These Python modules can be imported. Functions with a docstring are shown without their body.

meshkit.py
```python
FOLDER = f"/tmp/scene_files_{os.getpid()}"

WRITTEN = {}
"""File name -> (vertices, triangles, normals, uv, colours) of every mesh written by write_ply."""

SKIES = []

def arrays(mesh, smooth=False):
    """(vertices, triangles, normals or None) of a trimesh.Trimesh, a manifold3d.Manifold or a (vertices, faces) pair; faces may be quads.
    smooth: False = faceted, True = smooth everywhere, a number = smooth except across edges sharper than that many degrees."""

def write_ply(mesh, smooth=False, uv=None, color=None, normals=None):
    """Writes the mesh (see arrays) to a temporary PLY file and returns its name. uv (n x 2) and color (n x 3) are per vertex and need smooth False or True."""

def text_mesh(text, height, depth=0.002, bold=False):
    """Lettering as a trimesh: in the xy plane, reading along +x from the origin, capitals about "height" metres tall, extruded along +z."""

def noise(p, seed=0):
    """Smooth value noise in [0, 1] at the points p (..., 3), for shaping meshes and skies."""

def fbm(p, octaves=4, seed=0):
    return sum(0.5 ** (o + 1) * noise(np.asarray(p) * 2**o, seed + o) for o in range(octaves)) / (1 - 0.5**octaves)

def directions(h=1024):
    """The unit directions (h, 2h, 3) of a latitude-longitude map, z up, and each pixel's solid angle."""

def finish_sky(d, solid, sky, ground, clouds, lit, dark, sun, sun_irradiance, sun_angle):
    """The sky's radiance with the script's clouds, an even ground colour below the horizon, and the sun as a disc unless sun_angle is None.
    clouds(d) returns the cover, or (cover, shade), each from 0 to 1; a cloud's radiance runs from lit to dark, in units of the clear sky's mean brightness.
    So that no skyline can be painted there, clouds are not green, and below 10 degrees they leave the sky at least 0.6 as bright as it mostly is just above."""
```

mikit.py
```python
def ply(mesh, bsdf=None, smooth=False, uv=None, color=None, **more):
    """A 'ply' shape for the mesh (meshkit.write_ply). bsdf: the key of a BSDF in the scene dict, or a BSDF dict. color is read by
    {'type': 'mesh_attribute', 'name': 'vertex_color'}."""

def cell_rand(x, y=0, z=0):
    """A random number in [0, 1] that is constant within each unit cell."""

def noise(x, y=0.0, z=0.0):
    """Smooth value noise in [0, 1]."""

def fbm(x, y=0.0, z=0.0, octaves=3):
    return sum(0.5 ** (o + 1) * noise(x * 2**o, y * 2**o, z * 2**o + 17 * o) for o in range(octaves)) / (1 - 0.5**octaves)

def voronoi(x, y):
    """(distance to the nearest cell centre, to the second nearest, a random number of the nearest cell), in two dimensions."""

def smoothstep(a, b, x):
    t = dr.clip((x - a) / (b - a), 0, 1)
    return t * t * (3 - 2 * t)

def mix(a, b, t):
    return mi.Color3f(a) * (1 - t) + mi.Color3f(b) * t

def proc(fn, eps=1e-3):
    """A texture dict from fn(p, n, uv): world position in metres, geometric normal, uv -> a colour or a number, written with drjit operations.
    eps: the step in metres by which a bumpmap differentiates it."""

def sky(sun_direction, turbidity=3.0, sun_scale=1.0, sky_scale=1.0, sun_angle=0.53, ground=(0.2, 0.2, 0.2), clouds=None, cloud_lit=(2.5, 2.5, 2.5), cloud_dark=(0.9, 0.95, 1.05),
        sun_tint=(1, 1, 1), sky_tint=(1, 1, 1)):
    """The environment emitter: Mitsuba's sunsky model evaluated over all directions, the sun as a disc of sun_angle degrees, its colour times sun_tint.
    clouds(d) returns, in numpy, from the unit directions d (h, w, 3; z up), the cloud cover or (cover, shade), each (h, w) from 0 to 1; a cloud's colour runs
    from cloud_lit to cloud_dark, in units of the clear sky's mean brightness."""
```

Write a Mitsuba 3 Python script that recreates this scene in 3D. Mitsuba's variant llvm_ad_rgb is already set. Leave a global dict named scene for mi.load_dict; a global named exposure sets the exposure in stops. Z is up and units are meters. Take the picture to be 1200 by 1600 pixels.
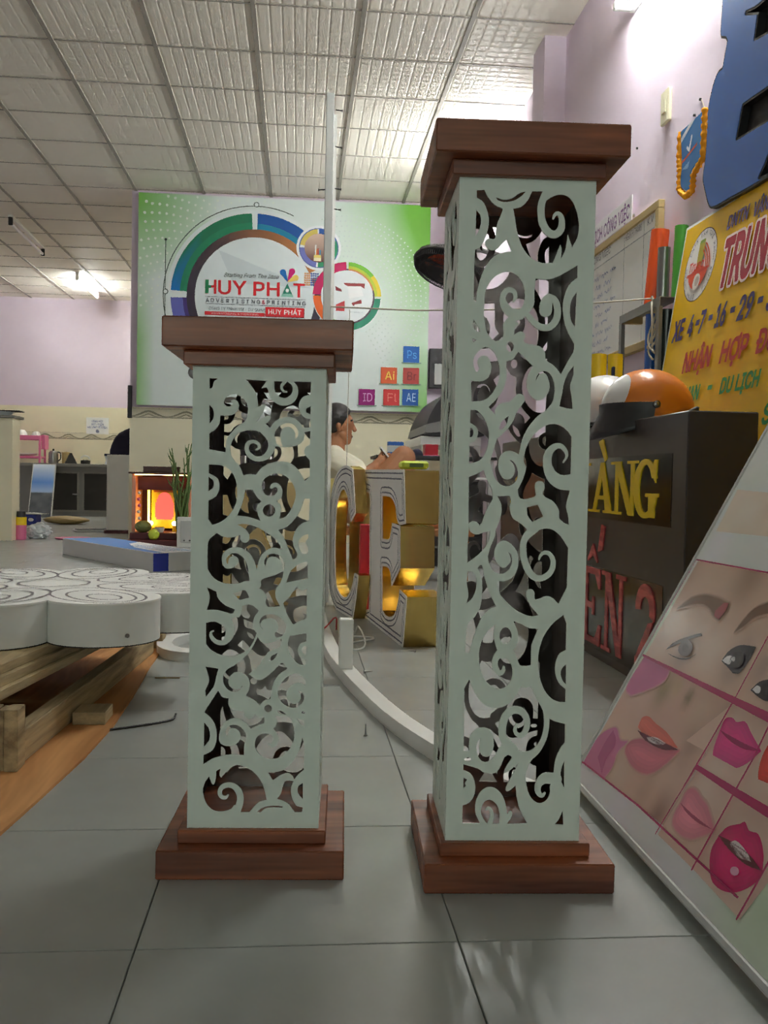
import math, random, json
import numpy as np, trimesh, mitsuba as mi, drjit as dr, manifold3d as m3
import mikit, meshkit
from mikit import noise, fbm, smoothstep, mix
from shapely.geometry import Polygon, Point, LineString, MultiPolygon, box as sbox
from shapely.ops import unary_union
from shapely import affinity
random.seed(7); rng = np.random.default_rng(7)
scene, labels = {}, {}
V = lambda *a: np.array(a, float)

# ---------------------------------------------------------------- camera, light, exposure
YAW, PITCH, ROLL, EYE, FPX = 0.09095, -0.03267, 0.01971, 0.5776, 1476.6
fw = V(math.sin(YAW)*math.cos(PITCH), math.cos(YAW)*math.cos(PITCH), math.sin(PITCH))
rt = np.cross(fw, [0, 0, 1]); rt /= np.linalg.norm(rt); up = np.cross(rt, fw)
upr = math.cos(ROLL)*up - math.sin(ROLL)*rt
scene['camera'] = {'type': 'perspective', 'fov': math.degrees(2*math.atan(600/FPX)), 'fov_axis': 'x', 'near_clip': .05, 'far_clip': 100.,
    'to_world': mi.ScalarTransform4f().look_at(origin=[0, 0, EYE], target=(V(0, 0, EYE)+fw).tolist(), up=upr.tolist())}
exposure = 2.1
TUBE_WALL, TUBE_FAR, TUBE_KITCHEN, TUBE_DOOR, ALTAR = 76.0, 64.0, 50.0, 108.0, 3.2     # radiance of the lit tubes and of the altar's bulbs
TUBE_COL, DOOR_COL = (.95, 1.0, .95), (.86, 1.0, .90)
ROOM_Z = 3.13

# ---------------------------------------------------------------- helpers
def hexc(h):
    v = np.array([int(h[i:i+2], 16)/255 for i in (1, 3, 5)])
    return np.where(v < .04045, v/12.92, ((v+.055)/1.055)**2.4)
def rgb(h): return {'type': 'rgb', 'value': [float(x) for x in (hexc(h) if isinstance(h, str) else h)]}
def mat(name, col, rough=.6, metal=0., spec=.5, tex=None, bump=None, bscale=0., eps=1e-3, coat=0.):
    d = {'type': 'principled', 'base_color': tex if tex else rgb(col), 'roughness': rough, 'metallic': metal, 'specular': spec}
    if coat: d['clearcoat'] = coat; d['clearcoat_gloss'] = .9
    if bump is not None: d = {'type': 'bumpmap', 'arbitrary': mikit.proc(bump, eps), 'scale': bscale, 'bsdf': d}
    scene['m_'+name] = {'type': 'twosided', 'bsdf': d}
    return name
def num(k):
    if k not in scene and k not in USED: USED.add(k); return k
    i = 1
    while f'{k}_{i:03d}' in USED: i += 1
    USED.add(f'{k}_{i:03d}'); return f'{k}_{i:03d}'
USED = set()
def thing(name, label, cat, group=None):
    k = num(name); labels[k] = {'label': label, 'category': cat}
    if group: labels[k]['group'] = group
    return k
def part(parent, name, mesh, m, smooth=False, label=None, stuff=False, **kw):
    k = num(parent+'__'+name); scene[k] = mikit.ply(mesh, 'm_'+m, smooth, **kw)
    if label: labels[k] = {'label': label}
    if stuff: labels.setdefault(k, {})['kind'] = 'stuff'
    return k
def solo(name, mesh, m, label, cat, group=None, smooth=False, **kw):
    k = thing(name, label, cat, group); scene[k] = mikit.ply(mesh, 'm_'+m, smooth, **kw); return k
def struct(name, mesh, m, label):
    scene[name] = mikit.ply(mesh, 'm_'+m); USED.add(name); labels[name] = {'label': label, 'kind': 'structure'}; return name
cat = trimesh.util.concatenate
def bx(x0, x1, y0, y1, z0, z1, c=0.):
    if c <= 0:
        m = trimesh.creation.box((x1-x0, y1-y0, z1-z0)); m.apply_translation(((x0+x1)/2, (y0+y1)/2, (z0+z1)/2)); return m
    pts = []
    for X, sx in ((x0, 1), (x1, -1)):
        for Y, sy in ((y0, 1), (y1, -1)):
            for Z, sz in ((z0, 1), (z1, -1)):
                pts += [(X+sx*c, Y+sy*c, Z), (X+sx*c, Y, Z+sz*c), (X, Y+sy*c, Z+sz*c)]
    return trimesh.convex.convex_hull(np.array(pts))
def tf(m, ang=0, t=(0, 0, 0), ax=(0, 0, 1), s=None):
    m = m.copy()
    if s is not None: m.apply_scale(s)
    if ang: m.apply_transform(trimesh.transformations.rotation_matrix(math.radians(ang), ax))
    m.apply_translation(t); return m
def tube(path, r, n=8, closed=False):
    P = np.asarray(path, float); N = len(P); rr = np.broadcast_to(np.asarray(r, float), (N,))
    T = np.gradient(P, axis=0) if not closed else np.roll(P, -1, 0)-np.roll(P, 1, 0)
    T /= np.linalg.norm(T, axis=1)[:, None]+1e-12
    a = np.cross(T[0], [0, 0, 1] if abs(T[0][2]) < .9 else [1, 0, 0]); a /= np.linalg.norm(a); vs = []
    for i in range(N):
        a = a-T[i]*(a@T[i]); a /= np.linalg.norm(a); b = np.cross(T[i], a)
        th = np.arange(n)*2*math.pi/n
        vs.append(P[i]+rr[i]*(np.cos(th)[:, None]*a+np.sin(th)[:, None]*b))
    v = np.vstack(vs); f = []
    for i in range(N if closed else N-1):
        j = (i+1) % N
        for k in range(n):
            q = (k+1) % n; f += [(i*n+k, j*n+q, j*n+k), (i*n+k, i*n+q, j*n+q)]
    if not closed:
        v = np.vstack([v, P[0], P[-1]])
        for k in range(n): q = (k+1) % n; f += [(N*n, q, k), (N*n+1, (N-1)*n+k, (N-1)*n+q)]
    m = trimesh.Trimesh(v, np.array(f), process=False)
    if m.volume < 0: m.invert()
    return m
def cyl(p, q, r, n=16, r2=None): return tube([p, q], [r, r if r2 is None else r2], n)
def lathe(prof, t=(0, 0, 0), n=24):
    m = trimesh.creation.revolve(np.array(prof, float), sections=n); m.apply_translation(t)
    if m.volume < 0: m.invert()
    return m
def polys(g):
    if g.is_empty: return []
    return [x for x in getattr(g, 'geoms', [g]) if x.geom_type == 'Polygon' and x.area > 1e-9]
def extr(g, d):
    return cat([trimesh.creation.extrude_polygon(x, d, engine='earcut') for x in polys(g)])
def flat(g):
    vs, fs, o = [], [], 0
    for x in polys(g):
        v, f = trimesh.creation.triangulate_polygon(x, engine='earcut'); v, f = np.array(v)[:, :2], np.array(f)
        a, b, c = v[f[:, 0]], v[f[:, 1]], v[f[:, 2]]
        w = (b[:, 0]-a[:, 0])*(c[:, 1]-a[:, 1])-(b[:, 1]-a[:, 1])*(c[:, 0]-a[:, 0]) < 0
        f[w] = f[w][:, ::-1]; vs.append(v); fs.append(f+o); o += len(v)
    return (np.vstack(vs), np.vstack(fs)) if vs else (np.zeros((0, 2)), np.zeros((0, 3), int))
def frame(m, o, u, v, w):
    """local x, y, z of the mesh to the axes u, v, w from the origin o"""
    M = np.eye(4); M[:3, 0], M[:3, 1], M[:3, 2], M[:3, 3] = u, v, w, o
    m = m.copy(); m.apply_transform(M)
    return m
class Print:
    """a flat print: coloured areas laid on a board, layer over layer, in the board's own plane (u right, v up)"""
    def __init__(s, o, u, v, step=.0001): s.o, s.u, s.v = V(*o), V(*u), V(*v); s.n = np.cross(s.u, s.v); s.n /= np.linalg.norm(s.n); s.k = 1; s.step = step; s.V, s.F, s.C, s.c = [], [], [], 0
    def raw(s, v, f, col):
        if len(v) == 0: return
        p = s.o+v[:, :1]*s.u+v[:, 1:2]*s.v+s.k*s.step*s.n
        s.V.append(p); s.F.append(f+s.c); s.C.append(np.broadcast_to(col, (len(v), 3))); s.c += len(v); s.k += 1
    def add(s, g, col): v, f = flat(g); s.raw(v, f, hexc(col) if isinstance(col, str) else col(v))
    def grid(s, x0, x1, y0, y1, nx, ny, fn, clip=None):
        X, Y = np.meshgrid(np.linspace(x0, x1, nx+1), np.linspace(y0, y1, ny+1)); v = np.stack([X.ravel(), Y.ravel()], -1)
        i = (np.arange(ny)[:, None]*(nx+1)+np.arange(nx)).ravel()
        f = np.vstack([np.stack([i, i+1, i+nx+2], -1), np.stack([i, i+nx+2, i+nx+1], -1)])
        s.raw(v, f, fn(v))
    def done(s, parent, m='print', name='print', label=None):
        return part(parent, name, (np.vstack(s.V), np.vstack(s.F)), m, color=np.vstack(s.C), label=label)
_tp = {}
def tp(t, h, bold=True, sx=1., sk=0.):
    k = (t, bold)
    if k not in _tp:
        m = meshkit.text_mesh(t, 1., .05, bold); f = m.faces[(m.face_normals[:, 2] > .9)]
        _tp[k] = unary_union([Polygon(m.vertices[q][:, :2]).buffer(.001) for q in f])
    g = affinity.affine_transform(_tp[k], [h*sx, sk*h, 0, h, 0, 0]); b = g.bounds
    return affinity.translate(g, -b[0], 0)
def tw(t, h, w, **k):
    """the text, h tall and w wide"""
    g = tp(t, h, **k); b = g.bounds; return affinity.scale(g, w/(b[2]-b[0]), 1, origin=(0, 0))
def at(g, x, y): return affinity.translate(g, x, y)
def smooth_path(pts, corner, closed=True, n=5):
    pts = np.asarray(pts, float); N = len(pts); out = []
    for i in range(N if closed else N-1):
        p1, p2 = pts[i], pts[(i+1) % N]
        p0 = pts[(i-1) % N] if (closed or i > 0) else p1
        p3 = pts[(i+2) % N] if (closed or i+2 < N) else p2
        if corner[i] and corner[(i+1) % N]: out.append(p1); continue
        c = np.linalg.norm(p2-p1); m1 = p2-(p1 if corner[i] else p0); m2 = (p2 if corner[(i+1) % N] else p3)-p1
        m1, m2 = (m*c/(np.linalg.norm(m)+1e-12) for m in (m1, m2))
        for t in np.linspace(0, 1, n, endpoint=False):
            out.append((2*t**3-3*t*t+1)*p1+(t**3-2*t*t+t)*m1+(-2*t**3+3*t*t)*p2+(t**3-t*t)*m2)
    if not closed: out.append(pts[-1])
    return np.array(out)
def curve(s, n=4, sign=1):
    t = s.split(); c = [x.endswith('!') for x in t]
    p = np.array([[float(v) for v in x.rstrip('!').split(',')] for x in t])/1e4; p[:, 0] *= sign
    return Polygon(smooth_path(p, c, True, n)).buffer(0)
def brush(s, n=5):
    a = np.array([[float(v) for v in x.split(',')] for x in s.split()])/1e4; q = smooth_path(a, [False]*len(a), False, n)
    return unary_union([Point(q[i, :2]).buffer(max(q[i, 2], 5e-5), 6).union(Point(q[i+1, :2]).buffer(max(q[i+1, 2], 5e-5), 6)).convex_hull for i in range(len(q)-1)])
def smoothhull(bones, L=.012, it=12):
    """bones: pairs of (point, radius); one continuous surface"""
    M = m3.Manifold()
    for (p, r), (q, s) in bones:
        a = m3.Manifold.sphere(r, 16).translate(list(map(float, p))); b = m3.Manifold.sphere(s, 16).translate(list(map(float, q)))
        M = M+m3.Manifold.batch_hull([a, b])
    M = M.refine_to_length(L).to_mesh(); m = trimesh.Trimesh(M.vert_properties[:, :3], M.tri_verts); m.merge_vertices()
    trimesh.smoothing.filter_taubin(m, iterations=it); return m

# ---------------------------------------------------------------- materials
def wood_fn(a, b, axis, s=1.):
    A, B = [list(map(float, hexc(x))) for x in (a, b)]
    def f(p, n, uv):
        q = [p.x, p.y, p.z]; k = [42*s, 42*s, 42*s]; k[axis] = 2.2*s
        w = fbm(q[0]*k[0]+3*noise(p.x*3, p.y*3, p.z*3), q[1]*k[1], q[2]*k[2], 4)
        fine = noise(q[0]*k[0]*6, q[1]*k[1]*6, q[2]*k[2]*6)
        return mix(A, B, dr.clip((w-.28)*2.0, 0, 1)*.85+fine*.15)
    return mikit.proc(f)
mat('mint', '#d4ded4', .5)
mat('woodx', None, .42, tex=wood_fn('#431b0d', '#93502b', 0), coat=.08)
mat('woody', None, .42, tex=wood_fn('#6b3a1c', '#c08045', 1), coat=.3)
mat('ply', None, .75, tex=wood_fn('#a06c3c', '#cf9a63', 1, .7))
mat('pine', None, .8, tex=wood_fn('#77654a', '#bba983', 1, 1.2))
mat('pinecut', None, .8, tex=wood_fn('#8d7a58', '#e0d5b4', 0, 1.5))
scene['m_mirror'] = {'type': 'twosided', 'bsdf': {'type': 'roughconductor', 'material': 'none', 'specular_reflectance': rgb((.30, .275, .26)), 'alpha': .035}}
def brushed(p, n, uv):
    return mix([.012, .009, .007], [.055, .043, .032], fbm(p.x*90, p.y*90, p.z*7, 3))
mat('brushed', None, .5, .3, tex=mikit.proc(brushed))
def tile_tex(p, n, uv):
    cell = mikit.cell_rand(dr.floor((p.x+.1894)/.4), dr.floor((p.y-1.1578)/.4))
    k = fbm(p.x*9, p.y*9, 0, 4)
    return mix([.27, .285, .27], [.35, .365, .35], k*.75+cell*.25)
mat('tile', None, .28, tex=mikit.proc(tile_tex), spec=.38)
mat('grout', '#77776f', .9)
def ceil_bump(p, n, uv):
    return dr.minimum(dr.abs(dr.sin(p.x*math.pi/.0667))*2.5, 1)*dr.minimum(dr.abs(dr.sin(p.y*math.pi/.0667))*2.5, 1)
mat('ceil', '#f0e9dc', .55, bump=ceil_bump, bscale=.005, eps=2e-3)
mat('tbar', '#9c968c', .6)
def plaster(a):
    A = hexc(a)
    return mikit.proc(lambda p, n, uv: mi.Color3f(*map(float, A))*(.94+.10*fbm(p.x*3, p.y*3, p.z*3, 4)))
mat('lilac', None, .75, tex=plaster('#dccddc'))
mat('cream', None, .35, tex=plaster('#ece4c6'))
mat('boxface', '#2e2a28', .38); mat('altarwall', '#d99a80', .6); mat('dark', '#1a1815', .6); mat('black', '#0d0c0c', .12, spec=.6); mat('softblack', '#17171a', .45)
mat('white', '#e6e6e2', .4); mat('whitem', '#d8d9d6', .75); mat('paper', '#e9e9e6', .8)
mat('steel', '#9a9a98', .28, 1.); mat('grey', '#7d7d7b', .5); mat('greymetal', '#86857f', .4, .6); mat('lightgrey', '#b9bab8', .5)
scene['m_gold'] = {'type': 'twosided', 'bsdf': {'type': 'roughconductor', 'material': 'none', 'specular_reflectance': rgb((.66, .47, .16)), 'alpha': .06}}
mat('orange', '#d9791f', .2, coat=.8); mat('helmwhite', '#e4e2e0', .2, coat=.8); mat('yellow', '#e9c71e', .4); mat('pink', '#d9719a', .4)
mat('navy', '#15162e', .9); mat('blue', '#2c63b5', .45); mat('deepblue', '#27328c', .5); mat('red', '#b3182a', .4); mat('green', '#4f6b2a', .6)
mat('leaf', '#59703a', .55); mat('vinylorange', '#e2531d', .28, coat=.6); mat('vinylgreen', '#4fa53a', .25, coat=.7); mat('vinylblue', '#1f57b0', .2, coat=.8)
mat('vinyldark', '#14251d', .25, coat=.7); mat('brownwood', '#3c1f17', .45); mat('skin', '#b07a58', .55); mat('skinlit', '#c08a66', .55); mat('hair', '#14110f', .5)
mat('shirt', '#ece8d2', .85); mat('shorts', '#cfc6b6', .85); mat('rope', '#bdb6a8', .9); mat('lime', '#cfe04a', .4); mat('fringe', '#e39a1e', .9)
mat('fruit', '#6d7440', .6); mat('plastic', '#cfd6d8', .2); mat('maroon', '#4a1a20', .6); mat('frost', '#e9e4ea', .35); mat('redwire', '#b5323a', .5)
mat('bluecol', '#3d6bb8', .5); mat('screenwood', '#b09a6a', .6); mat('pent', '#2f6ba8', .6)
scene['m_print'] = {'type': 'twosided', 'bsdf': {'type': 'principled', 'base_color': {'type': 'mesh_attribute', 'name': 'vertex_color'}, 'roughness': .5, 'specular': .4}}
scene['m_gloss'] = {'type': 'twosided', 'bsdf': {'type': 'principled', 'base_color': {'type': 'mesh_attribute', 'name': 'vertex_color'}, 'roughness': .2, 'specular': .5}}
def lamp(mesh_key_parent, name, mesh, rad, col, label=None):
    k = num(mesh_key_parent+'__'+name); d = mikit.ply(mesh, 'm_white', True); d['emitter'] = {'type': 'area', 'radiance': {'type': 'rgb', 'value': [float(rad*c) for c in col]}}
    scene[k] = d
    if label: labels[k] = {'label': label}
    return k

# ---------------------------------------------------------------- the room
XR, YB, YK, XL, YF = 1.48, 8.70, 14.15, -6.2, -8.0
struct('floor', bx(XL-.1, XR+.12, YF-.1, YK+.1, -.12, -.006), 'grout', 'grey polished floor tiles with thin dark joints')
far = []
tile_base = trimesh.convex.convex_hull(np.array([(sx*.1992, sy*.1992, -.005) for sx in (-1, 1) for sy in (-1, 1)]+[(sx*.1982, sy*.1982, 0) for sx in (-1, 1) for sy in (-1, 1)]+[(sx*.1992, sy*.1992, -.001) for sx in (-1, 1) for sy in (-1, 1)]))
near = []
for i in range(-16, 5):
    for j in range(-23, 33):
        x, y = -.1894+.4*i+.2, 1.1578+.4*j+.2
        if x > XR or x < XL or y > YK or y < YF: continue
        t = tile_base.copy(); t.apply_translation((x, y, 0))
        if x > XR-.2: t = t.slice_plane([XR, 0, 0], [-1, 0, 0], cap=True)
        (near if .5 < y < 8.6 and abs(x-.09*y) < .42*y+.5 and len(near) < 290 else far).append(t)
for t in near: part('floor', 'tile', t, 'tile')
part('floor', 'distant_tile', cat(far), 'tile', stuff=True)
struct('ceiling', bx(XL-.1, XR+.12, YF-.1, YK+.1, ROOM_Z+.012, ROOM_Z+.1), 'tbar', 'suspended ceiling of pale embossed square panels in a metal grid')
xs = [-.286+.6*i for i in range(-11, 4)]; ys = [8.66+.575*j for j in range(-30, 11)]
rest = []
cp = trimesh.creation.box((.6, .575, .01))
for x in xs:
    for y in ys:
        a, b = max(x+.012, XL), min(x+.588, XR); c, d = y+.006, min(y+.569, YK)
        if y < YF-.2 or b-a < .03 or d-c < .03: continue
        m = bx(a, b, c, d, ROOM_Z, ROOM_Z+.01)
        if y > 2.4 and abs(x+.3-.09*y) < .42*y+.6: part('ceiling', 'panel', m, 'ceil')
        else: rest.append(m)
part('ceiling', 'hidden_panel', cat(rest), 'ceil', stuff=True)
for x in xs: part('ceiling', 'grid_bar', bx(x-.013, x+.013, YF, YK, ROOM_Z-.008, ROOM_Z+.011), 'tbar')
for y in ys:
    if YF < y < YK: part('ceiling', 'cross_bar', bx(XL, XR, y-.007, y+.007, ROOM_Z-.004, ROOM_Z+.011), 'tbar')
struct('wall_right', bx(XR, XR+.12, YF, YK, 0, ROOM_Z+.1), 'lilac', 'lilac painted side wall with boards and signs')
struct('wall_back', bx(-1.52, XR, YB, YB+.2, 1.2, ROOM_Z+.1), 'lilac', 'lilac wall behind the big company sign')
part('wall_back', 'wainscot', bx(-1.52, XR, YB-.008, YB+.2, 0, 1.2), 'cream', label='cream tiled lower wall')
struct('wall_kitchen', bx(XL, -1.50, YK, YK+.12, 1.57, ROOM_Z+.1), 'lilac', 'lilac kitchen wall above the cream tiling')
part('wall_kitchen', 'wainscot', bx(XL, -1.50, YK-.008, YK+.12, 0, 1.57), 'cream', label='cream tiled lower wall')
struct('wall_divider', bx(-1.54, -1.50, YB+.2, YK+.12, 0, ROOM_Z+.1), 'cream', 'wall that closes the kitchen on its right')
struct('wall_left', bx(XL-.12, XL, YF, YK, 0, ROOM_Z+.1), 'lilac', 'lilac wall on the far left')
struct('wall_front', bx(XL, XR, YF-.12, YF, 0, ROOM_Z+.1), 'dark', 'closed shop front behind the camera')
struct('wall_column', bx(1.355, XR, 5.36, 5.62, 0, ROOM_Z), 'lilac', 'lilac column standing out of the side wall')
# ornamental border tiles with hills, on the back wall and in the kitchen
def border(parent, x0, x1, y, z0, z1, n):
    part(parent, 'border', bx(x0, x1, y-.004, y, z0, z1), 'cream', label='border strip with drawn hills')
    pr = Print((0, y-.0045, 0), (1, 0, 0), (0, 0, 1)); w = (x1-x0)/n; h = z1-z0
    pr.add(sbox(x0, z0, x1, z1), '#ddd6bd'); pr.add(sbox(x0, z0, x1, z0+h*.12), '#9c9684'); pr.add(sbox(x0, z1-h*.06, x1, z1), '#b9b29c')
    for i in range(n):
        c = x0+w*(i+.5); t = np.linspace(-1, 1, 17)
        for k, (s, colr) in enumerate(((1, '#8f8a74'), (.72, '#cfc8ae'), (.5, '#9a957f'), (.3, '#d6cfb6'))):
            pts = [(c+w*.5*s*q, z0+h*(.14+.66*s*math.exp(-(q*1.7)**2))) for q in t]+[(c+w*.5*s, z0+h*.13), (c-w*.5*s, z0+h*.13)]
            pr.add(Polygon(pts).buffer(0), colr)
    pr.done(parent, name='border_print')
border('wall_back', -1.52, XR, YB-.008, 1.105, 1.19, 9)
border('wall_kitchen', -5.8, -1.54, YK-.008, 1.10, 1.195, 13)

# ---------------------------------------------------------------- lamps
def tube_lamp(name, label, p, q, rad, col, wall, group=None):
    """a fluorescent batten: body along p-q, tube beside it, two end sockets"""
    t = thing(name, label, 'lamp', group); p, q, w = V(*p), V(*q), V(*wall); d = (q-p)/np.linalg.norm(q-p); n = np.cross(d, w)
    body = cat([frame(bx(0, np.linalg.norm(q-p), -.022, .022, 0, .03, .004), p+w*.055, d, n, w)])
    part(t, 'body', body, 'white')
    if rad: lamp(t, 'tube', cyl(p+d*.03, q-d*.03, .0145, 14), rad, col, 'lit fluorescent tube')
    else: part(t, 'tube', cyl(p+d*.03, q-d*.03, .0145, 14), 'frost', True, label='unlit fluorescent tube')
    for e, s in ((p, 1), (q, -1)):
        part(t, 'end_socket', frame(bx(0, .03, -.02, .02, -.02, .06, .005), e if s > 0 else e-d*.03, d, n, w), 'white' if rad else 'softblack')
    return t
tube_lamp('tube_lamp', 'lit fluorescent tube lamp high on the lilac wall, cut by the top edge', (1.40, 4.24, 2.74), (1.40, 3.02, 2.74), TUBE_WALL, TUBE_COL, (1, 0, 0))
tube_lamp('tube_lamp', 'lit fluorescent tube lamp on the wall hidden behind the tall pillar cap', (1.40, 7.6, 2.74), (1.40, 6.38, 2.74), TUBE_FAR, TUBE_COL, (1, 0, 0))
tube_lamp('tube_lamp', 'lit fluorescent tube glaring under the kitchen ceiling', (-2.82, 12.3, 3.05), (-2.82, 13.52, 3.05), TUBE_KITCHEN, TUBE_COL, (0, 0, 1))
tube_lamp('tube_lamp', 'unlit fluorescent tube lamp with black sockets on the ceiling at left', (-2.87, 9.7, 3.05), (-2.9, 11.02, 3.05), 0, None, (0, 0, 1))
for x, w in ((-3.4, 'left'), (-.9, 'right')): tube_lamp('tube_lamp', w+' one of two fluorescent tube lamps on the shop front behind the camera', (x, -7.92, 2.35), (x+1.22, -7.92, 2.35), TUBE_DOOR, DOOR_COL, (0, -1, 0))

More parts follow.
